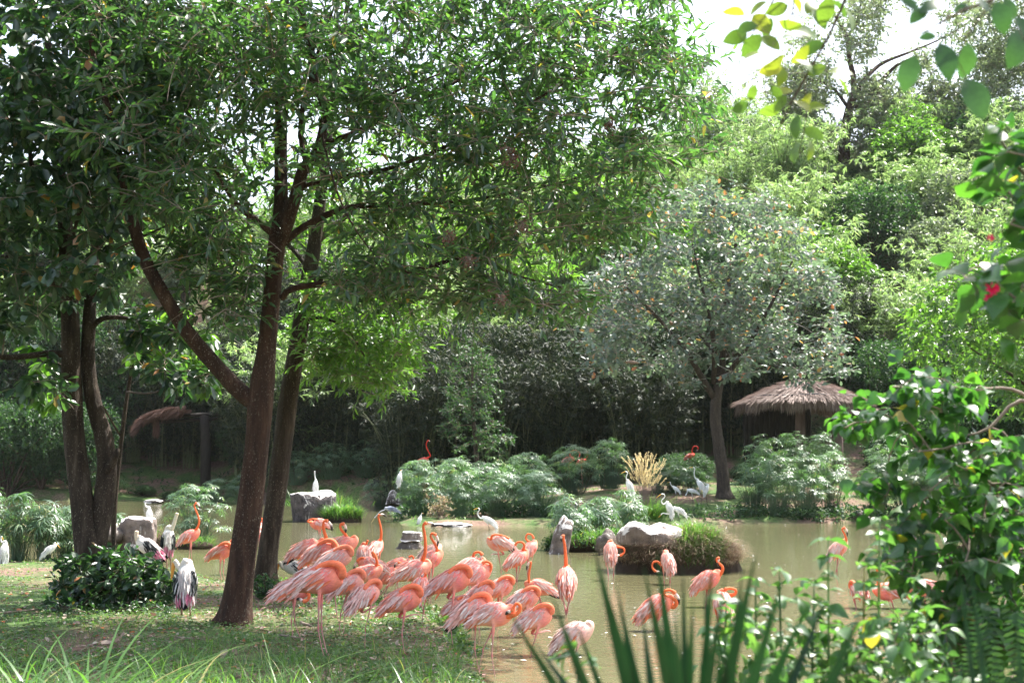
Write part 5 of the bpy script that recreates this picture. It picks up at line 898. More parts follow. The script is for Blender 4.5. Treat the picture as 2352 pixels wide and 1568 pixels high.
LP = [(2172, 140, 95, 280), (2218, 140, 85, 265), (2240, 225, 110, 288), (2088, 168, 90, 250), (2110, 35, 60, 220), (2140, 15, 70, 200), (2130, 85, 40, 180), (2300, 40, 80, 280), (2210, 20, 45, 200), (2335, 110, 110, 250), (2320, 20, 60, 300), (2350, 60, 60, 310), (2255, 10, 60, 320), (2090, 10, 50, 150)]
P = np.array([at(a, b, Y11+rng.uniform(-.1, .1)) for a, b, c, d in LP]); Lq = np.array([c*Y11/FL for a, b, c, d in LP]); D = np.array([[math.cos(R(d)), rng.uniform(-.3, .3), math.sin(R(d))] for a, b, c, d in LP]); N = unit(rng.normal(0, .3, (len(P), 3))+[0, -1, .3]); P = P-unit(D)*Lq[:, None]*.5
leaf_parts('leaf', P, unit(D), N, Lq, T_E, M['leaf_thick'], root); nodes = np.vstack([l[:, :3] for l in lm11]); nn = np.array([nodes[np.argmin(np.linalg.norm(nodes-p, axis=1))] for p in P]); V, F = sticks(nn, P, .0009, .0006); obj('leaf_stalk', V, F, M['twig_dark'], root, kind='stuff')

n = 280; q = gd(rng.uniform(480, 2300, n), rng.uniform(1180, 1560, n), .006); k = height(q[:, 0], q[:, 1]) < -.1; q = q[k]; q[:, 2] = .008; n = len(q)
tag(leaves('floating_feathers', q, unit(rng.normal(0, 1, (n, 3))*[1, 1, 0]), unit(rng.normal(0, .1, (n, 3))+[0, 0, 1]), rng.uniform(.03, .09, n), t_hex(.25, .2, -.1), M['white_down']), 'tiny white feathers floating scattered over the pond', 'feathers', kind='stuff')

# small weeds hanging over the near waterline
q = []
for i_ in range(8, len(NEAR)-5):
    a_, b_ = near[i_], near[i_+1]; m_ = max(6, int(np.linalg.norm(b_-a_)*34)); u = rng.random((m_, 1)); q.append(a_+(b_-a_)*u+rng.normal(0, .09, (m_, 2)))
q = np.vstack(q); q = np.column_stack([q, np.maximum(height(q[:, 0], q[:, 1]), 0)+rng.uniform(0, .07, len(q))]); S0, E, P, D, N = sprays(q, 3, .10, 5, .9, .1, .7, .3)
tag(leaves('bank_weeds', P, D, N, rng.uniform(.03, .07, len(P)), t_dia(.32), M['herb_ground']), 'small leafy weeds hanging over the edge of the near bank', 'weeds', kind='stuff')
# ============================================================ birds
def colmat(name, rough=.75, streak=.18, spec=.25, sss=0):
    m, t, out = newmat(name); pb = nd(t, 'ShaderNodeBsdfPrincipled', _Roughness=rough); pb.inputs['Specular IOR Level'].default_value = spec
    a = nd(t, 'ShaderNodeAttribute', attribute_name='Col'); f = ramp(t, noi(t, 26, (1, 1, 2.2), 4), [(.3, (1-streak,)*3), (.7, (1+streak*.6,)*3)])
    c = mixc(t, 1.0, a.outputs['Color'], f, 'MULTIPLY'); t.links.new(c, pb.inputs['Base Color'])
    tb = nd(t, 'ShaderNodeBsdfTranslucent'); t.links.new(c, tb.inputs[0]); ms = nd(t, 'ShaderNodeMixShader', _Fac=sss); t.links.new(pb.outputs[0], ms.inputs[1]); t.links.new(tb.outputs[0], ms.inputs[2]); t.links.new(ms.outputs[0], out.inputs[0]); return m
M['plumage'] = colmat('plumage'); M['feather'] = colmat('feather', .7, .12, .25, .25); M['bill'] = colmat('bill', .35, .05, .5)
M['eye'] = surf('eye', lambda t, pb: ramp(t, noi(t, 5), [(.4, (.02, .015, .01)), (.6, (.03, .02, .01))]), .15, .8)
def eye_mesh():
    import bmesh
    bm = bmesh.new(); bmesh.ops.create_icosphere(bm, subdivisions=1, radius=1); me = bpy.data.meshes.new('eye'); bm.to_mesh(me); bm.free(); me.materials.append(M['eye']); return me
EYE = eye_mesh()
PAL = {
 'flamingo': dict(neck=(.86, .17, .06), head=(.86, .22, .10), body=(.88, .33, .26), chest=(.89, .25, .17), belly=(.85, .22, .21), tail=(.80, .30, .22), leg=(.50, .25, .24), joint=(.55, .14, .16),
                  fea=[(.90, .60, .56), (.89, .42, .35), (.84, .58, .55), (.88, .30, .22), (.92, .78, .75), (.90, .52, .46)], bill=[(.85, .55, .48), (.82, .66, .60), (.02, .018, .02)]),
 'pale': dict(neck=(.82, .52, .42), head=(.80, .55, .46), body=(.80, .55, .50), chest=(.82, .5, .42), belly=(.78, .42, .38), tail=(.80, .32, .22), leg=(.45, .3, .3), joint=(.5, .2, .2),
                  fea=[(.8, .66, .62), (.66, .52, .5), (.82, .56, .5)], bill=[(.80, .6, .5), (.8, .66, .6), (.02, .018, .02)]),
 'scarlet': dict(neck=(.70, .05, .03), head=(.72, .07, .04), body=(.55, .14, .11), chest=(.62, .07, .05), belly=(.45, .08, .07), tail=(.5, .06, .05), leg=(.4, .15, .15), joint=(.4, .1, .1),  # red birds, with the shade behind the papyrus darkened into their colours
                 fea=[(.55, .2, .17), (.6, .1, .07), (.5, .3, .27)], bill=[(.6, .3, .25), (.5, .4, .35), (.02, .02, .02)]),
 'egret': dict(neck=(.82, .82, .80), head=(.82, .82, .80), body=(.84, .84, .82), chest=(.83, .83, .81), belly=(.80, .80, .78), tail=(.82, .82, .8), leg=(.03, .03, .03), joint=(.03, .03, .03),
               fea=[(.84, .84, .82), (.8, .8, .79), (.86, .86, .85)], bill=[(.75, .42, .06), (.78, .45, .07), (.7, .38, .05)]),
 'heron': dict(neck=(.55, .56, .60), head=(.7, .7, .72), body=(.27, .30, .38), chest=(.4, .42, .48), belly=(.4, .42, .48), tail=(.2, .22, .28), leg=(.2, .17, .12), joint=(.2, .17, .12),
               fea=[(.25, .28, .36), (.3, .33, .42), (.2, .23, .3)], bill=[(.5, .4, .15), (.55, .45, .2), (.5, .4, .15)]),
 'stork': dict(neck=(.74, .66, .56), head=(.78, .62, .46), body=(.76, .72, .70), chest=(.78, .74, .70), belly=(.7, .62, .62), tail=(.04, .04, .05), leg=(.35, .2, .17), joint=(.35, .2, .17),
               fea=[(.78, .73, .71), (.7, .62, .6), (.8, .76, .74)], bill=[(.75, .30, .05), (.78, .34, .06), (.72, .30, .06)]),
}
#        a (forward), z, half width, half height, colour
SHAPE = {
 'flamingo': dict(body=[(-.33, -.075, .012, .008, 'tail'), (-.27, -.045, .045, .025, 'tail'), (-.19, -.02, .092, .080, 'body'), (-.10, .0, .124, .122, 'body'), (.0, .0, .142, .152, 'body'), (.10, -.005, .140, .158, 'belly'), (.18, .0, .112, .128, 'chest'), (.245, .022, .075, .085, 'chest')],
                  nr=(.046, .030, .021, .019), head=.034, bill=(.020, .13), leg=(.030, .0105, .0085), hip=(.02, -.10), neck0=(.275, .07)),
 'egret': dict(body=[(-.30, -.10, .01, .008, 'tail'), (-.25, -.075, .035, .02, 'tail'), (-.17, -.035, .066, .052, 'body'), (-.06, .0, .088, .086, 'body'), (.04, .01, .088, .098, 'body'), (.12, .015, .06, .07, 'chest'), (.17, .03, .042, .048, 'chest')],
               nr=(.032, .020, .015, .014), head=.024, bill=(.010, .13), leg=(.016, .007, .006), hip=(.0, -.06), neck0=(.19, .06)),
 'stork': dict(body=[(-.36, -.11, .02, .012, 'tail'), (-.29, -.07, .07, .04, 'tail'), (-.19, -.03, .105, .075, 'body'), (-.08, .0, .132, .115, 'body'), (.03, .01, .14, .14, 'body'), (.13, .02, .12, .13, 'chest'), (.21, .05, .085, .095, 'chest')],
               nr=(.06, .045, .036, .034), head=.042, bill=(.024, .26), leg=(.034, .013, .010), hip=(.0, -.11), neck0=(.25, .11)),
}
SHAPE['heron'] = SHAPE['egret']
TUCK = [(.262, .0, .06), (.278, .05, .066), (.255, .105, .07), (.195, .138, .07), (.135, .146, .066), (.075, .138, .066), (.02, .112, .07)]
def bird(kind, b, h, p, s, feet, label, neck='tuck', bill=None, Y=None, pal=None, raise_=False, black=False, z=None, side=None, group=None, roll=0, band=False, fz=None, droop=0, nleg=None, wspread=0, nY=-.05):
    sh = SHAPE[kind]; pl = dict(PAL[pal or kind])
    if kind == 'flamingo' and pal is None:
        f_ = rng.choice([.05, .25, .5, .95], p=[.3, .3, .25, .15])
        for c_ in ('body', 'chest', 'belly'): pl[c_] = tuple(np.array(pl[c_])*(1-f_*.5)+np.array(PAL['pale'][c_])*f_*.5)
        pl['fea'] = [tuple(np.array(c_)*(1-f_*.5)+np.array([.88, .76, .72])*f_*.5) for c_ in pl['fea']]
    if Y is None:
        f0 = feet[0]; q = gd(f0[0], f0[1], .0); Y = q[1]; g = height(np.array([q[0]]), np.array([q[1]]))[0]
        if g > .02:
            for _ in range(4): q = gd(f0[0], f0[1], g); g = height(np.array([q[0]]), np.array([q[1]]))[0]
            Y = q[1]
    B = at(b[0], b[1], Y); hr, pr = R(h), R(p)
    fw = np.array([math.cos(hr)*math.cos(pr), math.sin(hr)*math.cos(pr), math.sin(pr)]); lat = np.array([-math.sin(hr), math.cos(hr), 0.]); up = np.cross(fw, lat)*1.0
    if up[2] < 0: up = -up
    s = s*{'flamingo': 1.04, 'egret': 1.22, 'heron': 1.2, 'stork': 1.14}[kind]
    side = side if side is not None else (-1 if lat[1] > 0 else 1)      # which side faces the camera
    W3 = lambda a, zz, y=0: B+s*(fw*a+up*zz+lat*y)
    ctrl = [(W3(a, zz), wx*s, hh*s, pl[c]) for a, zz, wx, hh, c in sh['body']]; nr = [r_*s for r_ in sh['nr']]
    hd = sh['head']*s
    if isinstance(neck, str):
        k = len(TUCK) if kind == 'flamingo' else 4
        sc = 1 if kind == 'flamingo' else .75
        pts = [W3(a*sc, zz, y*side) for a, zz, y in TUCK[:k]]; rr = np.linspace(nr[0], nr[1]*.95, k); tk = True
    else:
        tk = False; n0 = W3(*sh['neck0']); pts = [n0]; k = len(neck); nYs = Y+nY*s if fw[1]**2 < .3 else n0[1]
        y0 = n0[1]
        for i_, q in enumerate(neck):
            f = min(1, (i_+1)/2.0); pts.append(at(q[0], q[1], y0*(1-f)+(y0+nY*s)*f))
        rr = np.interp(np.linspace(0, 1, len(pts)), [0, .25, .6, 1], nr); rr[-1] = hd*.95
    for i_, q in enumerate(pts):
        col = np.array(pl['neck']); 
        if not tk and i_ >= len(pts)-1: col = np.array(pl['head'])
        if tk: col = col*.72+np.array(pl['chest'])*.28
        if i_ == 0: col = (col+np.array(pl['chest']))/2
        ctrl.append((q, rr[i_], rr[i_], tuple(col)))
    Pc = np.array([c[0] for c in ctrl]); Ra = np.array([c[1] for c in ctrl]); Rb = np.array([c[2] for c in ctrl]); Cc = np.array([c[3] for c in ctrl])
    full = catmull(np.column_stack([Pc, Ra, Rb, Cc]), 3); full[:, 3:5] = np.maximum(full[:, 3:5], .004*s); full[:, 5:] = np.clip(full[:, 5:], .01, .95)
    sides = 12; V, FS = loft(full[:, :3], full[:, 3], full[:, 4], sides=sides, ref=lat, cap=True); C = np.repeat(full[:, 5:], sides, 0); C = np.vstack([C, C[:1], C[-1:]])
    quads, tris = FS; nb = 3*len(sh['body'])
    # legs grow out of the belly faces
    if len(feet) == 0 or nleg == 1: fl = list(feet)[:1] or [None]
    else: fl = list(feet)[:2]
    if nleg is None and not raise_ and len(fl) == 1: fl = fl+[None]
    legs = []
    for i_, f in enumerate(fl):
        sd = (side if i_ == 0 else -side)
        if f is None: base = W3(.03, 0, sd*.05); gx_, gy_ = base[0]+.03*s, base[1]+sd*.0
        else:
            q = at(f[0], f[1], Y); gx_ = q[0]; gy_ = Y+np.clip(lat[1]*sd*.045*s, -.06, .06)
        gz_ = fz if fz is not None else max(hz(gx_, gy_), -.22)
        legs.append((sd, np.array([gx_, gy_, gz_]), False))
    if raise_: legs.append((-side if len(legs) else side, None, True))
    used = set(); lr = [r_*s for r_ in sh['leg']]
    for sd, ft, rz_ in legs:
        hip = W3(sh['hip'][0], sh['hip'][1], sd*.055)
        cen = V[quads].mean(1); dist = np.linalg.norm(cen-hip, axis=1)
        for u in used: dist[u] = 9
        dist[nb*sides:] = 9; fi = int(np.argmin(dist)); used.add(fi); q4 = quads[fi]; c4 = V[q4].mean(0); off = V[q4]-c4
        if rz_:
            j = W3(-.13, -.20, sd*.05); tp = W3(.17, -.225, sd*.045); path = [(c4, 0), (c4*.6+j*.4+[0, 0, -.02*s], lr[0]), (j, lr[1]*1.5), ((j+tp)/2, lr[1]), (tp, lr[1]*1.1), (tp+np.array([fw[0]*.03, fw[1]*.03, -.07])*s, lr[1]*.8)]; cj = 2
        else:
            hgt = c4[2]-ft[2]; fwh = np.array([fw[0], fw[1], 0])/max(np.hypot(fw[0], fw[1]), .2); kn = c4*.0+np.array([c4[0]*.42+ft[0]*.58, c4[1]*.42+ft[1]*.58, ft[2]+hgt*.46])-fwh*.035*s
            path = [(c4, 0), (c4*.80+kn*.20, lr[0]), (c4*.45+kn*.55, lr[1]*1.25), (kn+[0, 0, .03*s], lr[1]), (kn, lr[1]*1.75), (kn-[0, 0, .03*s], lr[2]), ((kn+ft)/2, lr[2]), (ft+[0, 0, .03*s], lr[2]), (ft+fwh*.035*s+[0, 0, .008], lr[2]*1.9), (ft+fwh*.10*s+[0, 0, .003], lr[2]*2.6)]; cj = 4
        nv = len(V); rings = [q4]; newV = []; newC = []
        for i_ in range(1, len(path)):
            pt, r_ = np.array(path[i_][0]), path[i_][1]; T = unit(pt-np.array(path[i_-1][0])); o = off-np.outer(off@T, T)
            if i_ >= 8 and not rz_: o[:, 2] *= .3
            o = o/np.maximum(np.linalg.norm(o, axis=1, keepdims=True), 1e-5)*r_*1.25
            newV.append(pt+o); cc = pl['joint'] if i_ == cj else (pl['belly'] if i_ == 1 else pl['leg']); newC.append(np.tile(cc, (4, 1))); rings.append(np.arange(4)+nv+4*(i_-1))
        V = np.vstack([V]+newV); C = np.vstack([C]+newC); add = []
        for a_, b_ in zip(rings[:-1], rings[1:]):
            for e in range(4): add.append([a_[e], a_[(e+1) % 4], b_[(e+1) % 4], b_[e]])
        quads = np.vstack([quads, add, [rings[-1][::1]]]); tris = np.vstack([tris]) 
    quads = np.delete(quads, list(used), 0)
    loc = legs[0][1] if legs[0][1] is not None else B-[0, 0, .5]
    names = {'flamingo': 'flamingo', 'egret': 'egret', 'heron': 'heron', 'stork': 'stork'}
    root = thing(names[kind], loc, label, {'flamingo': 'flamingo', 'egret': 'egret', 'heron': 'heron', 'stork': 'stork'}[kind], group)
    ob = obj('body', V, [quads, tris], M['plumage'], root, {'Col': C}); md = ob.modifiers.new('smooth', 'SUBSURF'); md.levels = 1; md.render_levels = 1
    # wings: overlapping long feathers laid over the back and sides
    sb = np.array(sh['body'])[:, :4].astype(float)
    for sd in (1, -1):
        mb = MB(); n = 120 if kind in ('flamingo', 'stork') else 60; a = rng.uniform(-.24, .19, n); ph = np.clip(rng.normal(.75, .42, n), -.12, 1.5)
        if kind != 'flamingo': a = rng.uniform(-.24, .12, n)
        o_ = np.argsort(a); a, ph = a[o_], ph[o_]
        w_ = np.interp(a, sb[:, 0], sb[:, 2]); h_ = np.interp(a, sb[:, 0], sb[:, 3]); zc = np.interp(a, sb[:, 0], sb[:, 1])
        lift = 1.02+.07*rng.random(n)+wspread
        Pn = B+s*(fw*a[:, None]+up*(zc+h_*np.sin(ph)*lift)[:, None]+lat*(sd*w_*np.cos(ph)*lift)[:, None])
        Nn = unit(up*np.sin(ph)[:, None]+lat*(sd*np.cos(ph))[:, None]); Dn = unit(-fw*1.0-up*(.12+.38*np.cos(ph))[:, None]+lat*(sd*.05)+Nn*rng.uniform(.0, .16, n)[:, None]+rng.normal(0, .10, (n, 3)))
        L = s*rng.uniform(.11, .19, n); V, FS = leafgeo(Pn, Dn, Nn, L, t_hex(.075, -.15, .16, .3, .75, .85))
        fc = np.array(pl['fea'])[rng.integers(0, len(pl['fea']), n)]*rng.uniform(.92, 1.06, (n, 1))
        if kind == 'flamingo': 
            lo = ph < .12; fc[lo & (rng.random(n) < .6)] = [.86, .25, .13]
        if kind == 'stork':
            k_ = (ph < 1.02) & (a < .13); fc[k_] = np.where(rng.random((k_.sum(), 1)) < .78, np.array([.025, .03, .035]), np.array([.75, .74, .74])); k_ = (a < -.14); fc[k_] = np.where(rng.random((k_.sum(), 1)) < .6, np.array([.75, .25, .38]), np.array([.78, .7, .72]))
        fc = np.clip(fc, 0, .9); mb.add(V, FS, np.repeat(fc, 6, 0))
        if black or kind == 'stork':
            m_ = 7; a0 = np.linspace(-.16, -.26, m_); Pn = B+s*(fw*a0[:, None]+up*-.055+lat*sd*.055); Dn = unit(-fw-up*.28+rng.normal(0, .06, (m_, 3))); V, FS = leafgeo(Pn, Dn, np.tile(lat*sd, (m_, 1)), s*.16, t_hex(.12, .1, .1)); mb.add(V, FS, np.full((m_*6, 3), .02))
        mb.build('wing', M['feather'], root, attr='Col')
    if kind == 'flamingo':                                            # tail tuft
        m_ = 12; Pn = B+s*(fw*-.22+up*-.03)+rng.normal(0, .018, (m_, 3))*s; Dn = unit(-fw-up*.22+rng.normal(0, .13, (m_, 3))); V, FS = leafgeo(Pn, Dn, np.tile(up, (m_, 1)), s*rng.uniform(.11, .16, m_), t_hex(.12, .2, .15)); obj('tail', V, FS, M['feather'], root, {'Col': np.repeat(np.array([[.86, .42, .33], [.86, .30, .2], [.84, .6, .55]])[rng.integers(0, 3, m_)], 6, 0)})
    if bill is not None and not tk:
        Hd = pts[-1]; y_ = Hd[1]; tip = at(bill[0], bill[1], y_); d = tip-Hd; Lb = np.linalg.norm(d); d = d/Lb; d2 = np.array([-d[2], 0, d[0]]); 
        if d2[2] < 0: d2 = -d2
        r0 = sh['bill'][0]*s
        if kind == 'flamingo': bp = [Hd+d*hd*.5, Hd+d*Lb*.38+d2*.014*s, Hd+d*Lb*.62+d2*.012*s, Hd+d*Lb*.86, tip]; br = [r0*1.15, r0*1.05, r0*1.0, r0*.7, r0*.15]; bc = [pl['bill'][0], pl['bill'][1], pl['bill'][2], pl['bill'][2], pl['bill'][2]]
        else: bp = [Hd+d*hd*.5, Hd+d*Lb*.4, Hd+d*Lb*.75, tip]; br = [r0*1.2, r0, r0*.7, r0*.12]; bc = [pl['bill'][0], pl['bill'][1], pl['bill'][1], pl['bill'][2]]
        cc = catmull(np.column_stack([np.array(bp), np.array(br), np.array(bc)]), 3); V, FS = loft(cc[:, :3], np.maximum(cc[:, 3], .0015), sides=8, ref=(0, 1, 0)); obj('bill', V, FS, M['bill'], root, {'Col': np.clip(np.vstack([np.repeat(cc[:, 4:], 8, 0), cc[:1, 4:], cc[-1:, 4:]]), .01, .95)})
        o0 = org(root)
        for sy in (-1, 1): e = Hd+d*hd*.35+d2*hd*.35+np.array([0, sy*hd*.93, 0])-o0; link('eye', EYE, root, Matrix.Translation(Vector(e)) @ Matrix.Scale(.0065*s, 4))
    if band: 
        q = legs[0][1]; V, FS = loft(np.array([[q[0]-.0, q[1], q[2]+.42], [q[0]-.0, q[1], q[2]+.46]]), .02, sides=10); obj('leg_band', V, FS, M['leafband'], root)
    return root
M['leafband'] = surf('green_plastic', lambda t, pb: ramp(t, noi(t, 5), [(.4, (.02, .22, .12)), (.6, (.03, .26, .15))]), .4, .5)
Fm = lambda *a, **k: bird('flamingo', *a, **k)
Fm((729, 1332), 2, 12, 1.02, [(744, 1512), (750, 1508)], 'largest front flamingo, asleep with neck curled over its back and tail pointing down left', side=-1)
Fm((670, 1355), 18, 14, .88, [(674, 1470), (688, 1462)], 'flamingo at the left front of the flock preening its belly', [(699, 1352), (709, 1362), (708, 1376), (696, 1381)], (680, 1374), nY=-.16)
Fm((796, 1342), 20, 24, .80, [(789, 1461), (777, 1455)], 'sleeping flamingo standing directly right of the largest front flamingo')
Fm((768, 1284), 12, 18, .86, [], 'sleeping flamingo whose round back shows just above the largest front flamingo', Y=17.6)
Fm((735, 1271), -4, 22, .92, [(733, 1388)], 'flamingo with vivid orange wing patch and one leg folded, behind the largest one', Y=18.6, raise_=True)
Fm((704, 1262), 8, 18, .94, [(716, 1372)], 'flamingo behind the painted stork with hooked upright neck and bill pointing down right', [(751, 1243), (746, 1225), (742, 1208), (745, 1196), (753, 1196)], (764, 1219), Y=19.6, black=True)
Fm((781, 1254), 8, 18, .92, [(780, 1365)], 'flamingo with question mark neck and face tucked downwards, above the sleeping ones', [(801, 1240), (793, 1226), (783, 1215), (782, 1204), (791, 1202)], (794, 1226), Y=20.2)
Fm((735, 1205), 176, 6, .98, [(733, 1245)], 'flamingo wading alone in front of the dark boulder with raised wings and black flight feathers', [(712, 1199), (706, 1196), (716, 1191), (728, 1193)], None, black=True, wspread=.25, nY=-.1)
Fm((603, 1214), 80, 10, 1.0, [(592, 1262), (597, 1262)], 'orange necked flamingo seen in the gap between the two dark trunks', [(600, 1200), (596, 1192), (602, 1190), (604, 1203)], (600, 1218))
Fm((506, 1268), 352, 20, .92, [(512, 1330), (517, 1330)], 'flamingo at the water edge half hidden by the left side of the middle trunk')
Fm((532, 1258), 10, 35, .85, [(537, 1322)], 'flamingo mostly hidden behind the middle trunk', Y=27)
Fm((433, 1233), 14, 30, .92, [(438, 1293), (446, 1297)], 'flamingo standing apart in front of the rounded papyrus clump with upright curved neck', [(447, 1220), (456, 1206), (457, 1190), (451, 1174), (446, 1160), (452, 1154)], (460, 1170), black=True)
Fm((836, 1274), 100, 42, .78, [(832, 1345)], 'flamingo seen from behind with only a short cone of orange neck showing', [(840, 1254), (843, 1244), (845, 1240)], None, Y=21.8)
Fm((860, 1262), 62, 30, .86, [(862, 1340)], 'flamingo with straight raised neck looking right in front of the grey heron', [(873, 1245), (876, 1225), (873, 1203), (869, 1187), (872, 1181)], (887, 1185), Y=24)
Fm((841, 1318), 8, 20, .80, [(851, 1390), (846, 1390)], 'flamingo with its neck folded into a narrow upright loop', [(864, 1306), (866, 1288), (860, 1272), (855, 1267), (861, 1280)], None, Y=19)
Fm((856, 1298), 172, 12, .78, [(862, 1385)], 'flamingo reaching its low orange neck forward to the left', [(842, 1290), (838, 1282), (828, 1281), (820, 1289)], (812, 1311), Y=20.2)
Fm((835, 1371), 42, 30, .80, [(838, 1494)], 'sleeping flamingo balancing on one leg at the front, right of the largest one', raise_=True, side=-1)
Fm((921, 1380), 6, 20, .82, [(930, 1505)], 'pale sleeping flamingo at the front with its drooping tail towards lower left', raise_=True)
Fm((889, 1324), 10, 24, .80, [(866, 1386), (882, 1391)], 'flamingo with a short hooked neck curled above its chest', [(911, 1313), (922, 1304), (923, 1294), (914, 1291)], (905, 1303), Y=20.6)
Fm((912, 1298), 10, 16, .74, [(905, 1370)], 'flamingo with a small orange neck arch behind the short hooked neck one', [(936, 1291), (945, 1288), (950, 1281), (946, 1276), (939, 1279)], (938, 1291), Y=21.6)
Fm((945, 1312), 14, 18, .98, [(917, 1370), (950, 1385)], 'tallest flamingo of the flock with straight raised neck and black tipped bill to the right', [(968, 1294), (976, 1272), (977, 1248), (975, 1224), (972, 1206), (980, 1200)], (1002, 1209), Y=19.2)
Fm((984, 1288), 24, 28, .88, [(992, 1362)], 'flamingo with thick S shaped neck and bill pointing down beside the tallest one', [(1001, 1274), (1004, 1260), (996, 1244), (989, 1232), (992, 1224), (1002, 1228)], (1006, 1255), Y=21.2)
Fm((987, 1269), 24, 24, .80, [(990, 1345)], 'flamingo almost hidden behind the S necked one with a pale face', [(1000, 1262), (1004, 1254), (1001, 1245), (998, 1242)], (1004, 1258), Y=23.4, pal='pale')
Fm((965, 1352), 78, 34, .78, [(969, 1474), (988, 1470)], 'flamingo seen from behind with its black bill resting on its back', [(972, 1326), (979, 1318), (975, 1317)], (968, 1330), Y=17.5)
Fm((1033, 1336), 8, 20, .90, [(1040, 1488)], 'bright flamingo standing on one leg with the other folded level beneath it', raise_=True)
Fm((1086, 1322), 18, 20, .88, [(1085, 1435)], 'coral flamingo whose neck hooks right and turns its head back to the left', [(1106, 1317), (1119, 1315), (1128, 1305), (1126, 1293), (1116, 1289), (1108, 1293)], (1096, 1309), Y=17.4)
Fm((1078, 1302), 22, 16, .84, [(1080, 1400)], 'pale backed flamingo with its neck in a tall closed loop', [(1092, 1291), (1087, 1280), (1090, 1269), (1101, 1267), (1108, 1274)], (1103, 1292), Y=19)
Fm((1052, 1392), 8, 18, .70, [(1058, 1465)], 'small flamingo squeezed between two larger ones with tail to the left', Y=17.2)
Fm((1100, 1363), 18, 26, .72, [(1100, 1465)], 'sleeping flamingo in the middle of the tight group on the right of the flock', Y=16.8)
Fm((1143, 1352), 18, 22, .80, [(1140, 1450)], 'sleeping flamingo with coral neck resting on a pale back at the right of the group', Y=17.8)
Fm((1080, 1402), 10, 26, .80, [(1100, 1546)], 'pale flamingo showing long black wing feathers with one leg folded', raise_=True, black=True)
Fm((1130, 1412), 352, 14, .80, [(1138, 1566), (1098, 1545)], 'front right flamingo with vivid orange wing edge and looped orange neck', [(1163, 1414), (1178, 1413), (1192, 1404), (1195, 1391), (1187, 1385), (1180, 1393), (1176, 1404)], (1160, 1410), Y=13.6, nY=-.10)
Fm((1200, 1378), 14, 22, .80, [(1208, 1470)], 'sleeping flamingo behind the looped orange neck', Y=16.9)
Fm((1226, 1421), 10, 22, .80, [(1217, 1503)], 'rightmost sleeping flamingo of the flock with a rich orange neck', raise_=True)
Fm((1150, 1250), 165, 12, .92, [(1150, 1330)], 'ruffled flamingo in the water lifting its wing and showing black feathers', [(1128, 1240), (1130, 1230), (1142, 1227), (1158, 1231), (1170, 1237)], None, raise_=True, black=True, wspread=.18, nY=-.12)
Fm((1186, 1284), 28, 26, .90, [(1187, 1339), (1193, 1338)], 'round flamingo in the water bending its neck back to its left side', [(1201, 1264), (1205, 1252), (1198, 1244), (1188, 1245), (1183, 1252)], (1180, 1265))
Fm((1214, 1263), 40, 38, .82, [(1206, 1320)], 'flamingo behind the round one with its neck doubled over and bill pointing down', [(1227, 1257), (1217, 1245), (1208, 1237), (1211, 1226), (1221, 1227), (1226, 1236)], (1225, 1251), Y=25.6)
Fm((1241, 1350), 176, 14, .80, [(1252, 1396)], 'flamingo facing left with a straight neck and black tipped bill held down', [(1220, 1350), (1215, 1336), (1215, 1315), (1219, 1296), (1218, 1289)], (1208, 1309), black=True)
Fm((1301, 1333), 88, 32, .98, [(1293, 1412), (1308, 1415)], 'lone flamingo seen from behind with a long straight orange neck', [(1300, 1302), (1299, 1278), (1297, 1252), (1294, 1236), (1293, 1228)], (1289, 1244), nY=.0)
Fm((1402, 1267), 86, 48, .86, [(1407, 1331)], 'flamingo left of the grassy islet with its neck bent out to the right', [(1408, 1250), (1420, 1255), (1432, 1258), (1434, 1268), (1424, 1276)], (1413, 1276), nY=.0)
Fm((1534, 1290), 98, 42, .84, [(1526, 1341), (1535, 1341)], 'flamingo in front of the grassy islet curling its neck down to the left', [(1522, 1297), (1510, 1289), (1500, 1291), (1498, 1303), (1506, 1312)], (1520, 1316), nY=.0)
Fm((1504, 1394), 8, 28, .90, [(1494, 1447)], 'flamingo behind the spiky blades with a double looped neck and black tipped bill', [(1543, 1394), (1554, 1386), (1550, 1376), (1536, 1371), (1525, 1365), (1527, 1356), (1540, 1354), (1551, 1361)], (1561, 1388))
Fm((1621, 1334), 12, 30, .90, [(1616, 1392)], 'flamingo with an S shaped neck behind the spiky blades, right of the grassy islet', [(1648, 1324), (1659, 1312), (1659, 1300), (1649, 1291), (1646, 1283), (1652, 1281)], (1650, 1300))
Fm((1661, 1388), 92, 34, .84, [(1655, 1440), (1668, 1440)], 'flamingo behind the blades with its neck stretched level above its back', [(1672, 1366), (1688, 1364), (1690, 1354), (1676, 1350), (1664, 1353)], (1654, 1366), nY=.0)
Fm((1315, 1459), 14, 24, .88, [(1318, 1502)], 'pale washed out flamingo wading deep at the bottom with folded white neck', [(1340, 1452), (1353, 1446), (1356, 1434), (1350, 1428), (1345, 1438)], (1340, 1462), pal='pale')
Fm((1923, 1262), 16, 38, .92, [(1913, 1320), (1927, 1324)], 'lone flamingo in open water at the right with an upright curved neck', [(1938, 1252), (1944, 1240), (1940, 1226), (1934, 1215), (1941, 1211)], (1947, 1231), black=False)
Fm((2045, 1358), 178, 6, .88, [(2050, 1396)], 'flamingo facing left behind the leafy herbs with an arched neck', [(2019, 1350), (2017, 1335), (2016, 1316), (2013, 1302), (2004, 1298)], (1992, 1317))
Fm((2120, 1351), 178, 2, .92, [(2120, 1398)], 'flamingo at the far right half hidden by heart shaped leaves, facing left', [(2078, 1345), (2074, 1325), (2080, 1308), (2094, 1296), (2098, 1282), (2088, 1270), (2078, 1272)], (2071, 1295))
Fm((1973, 1358), 95, 10, .80, [(1970, 1396)], 'headless looking orange flamingo body among the herbs left of the arched neck', black=False)
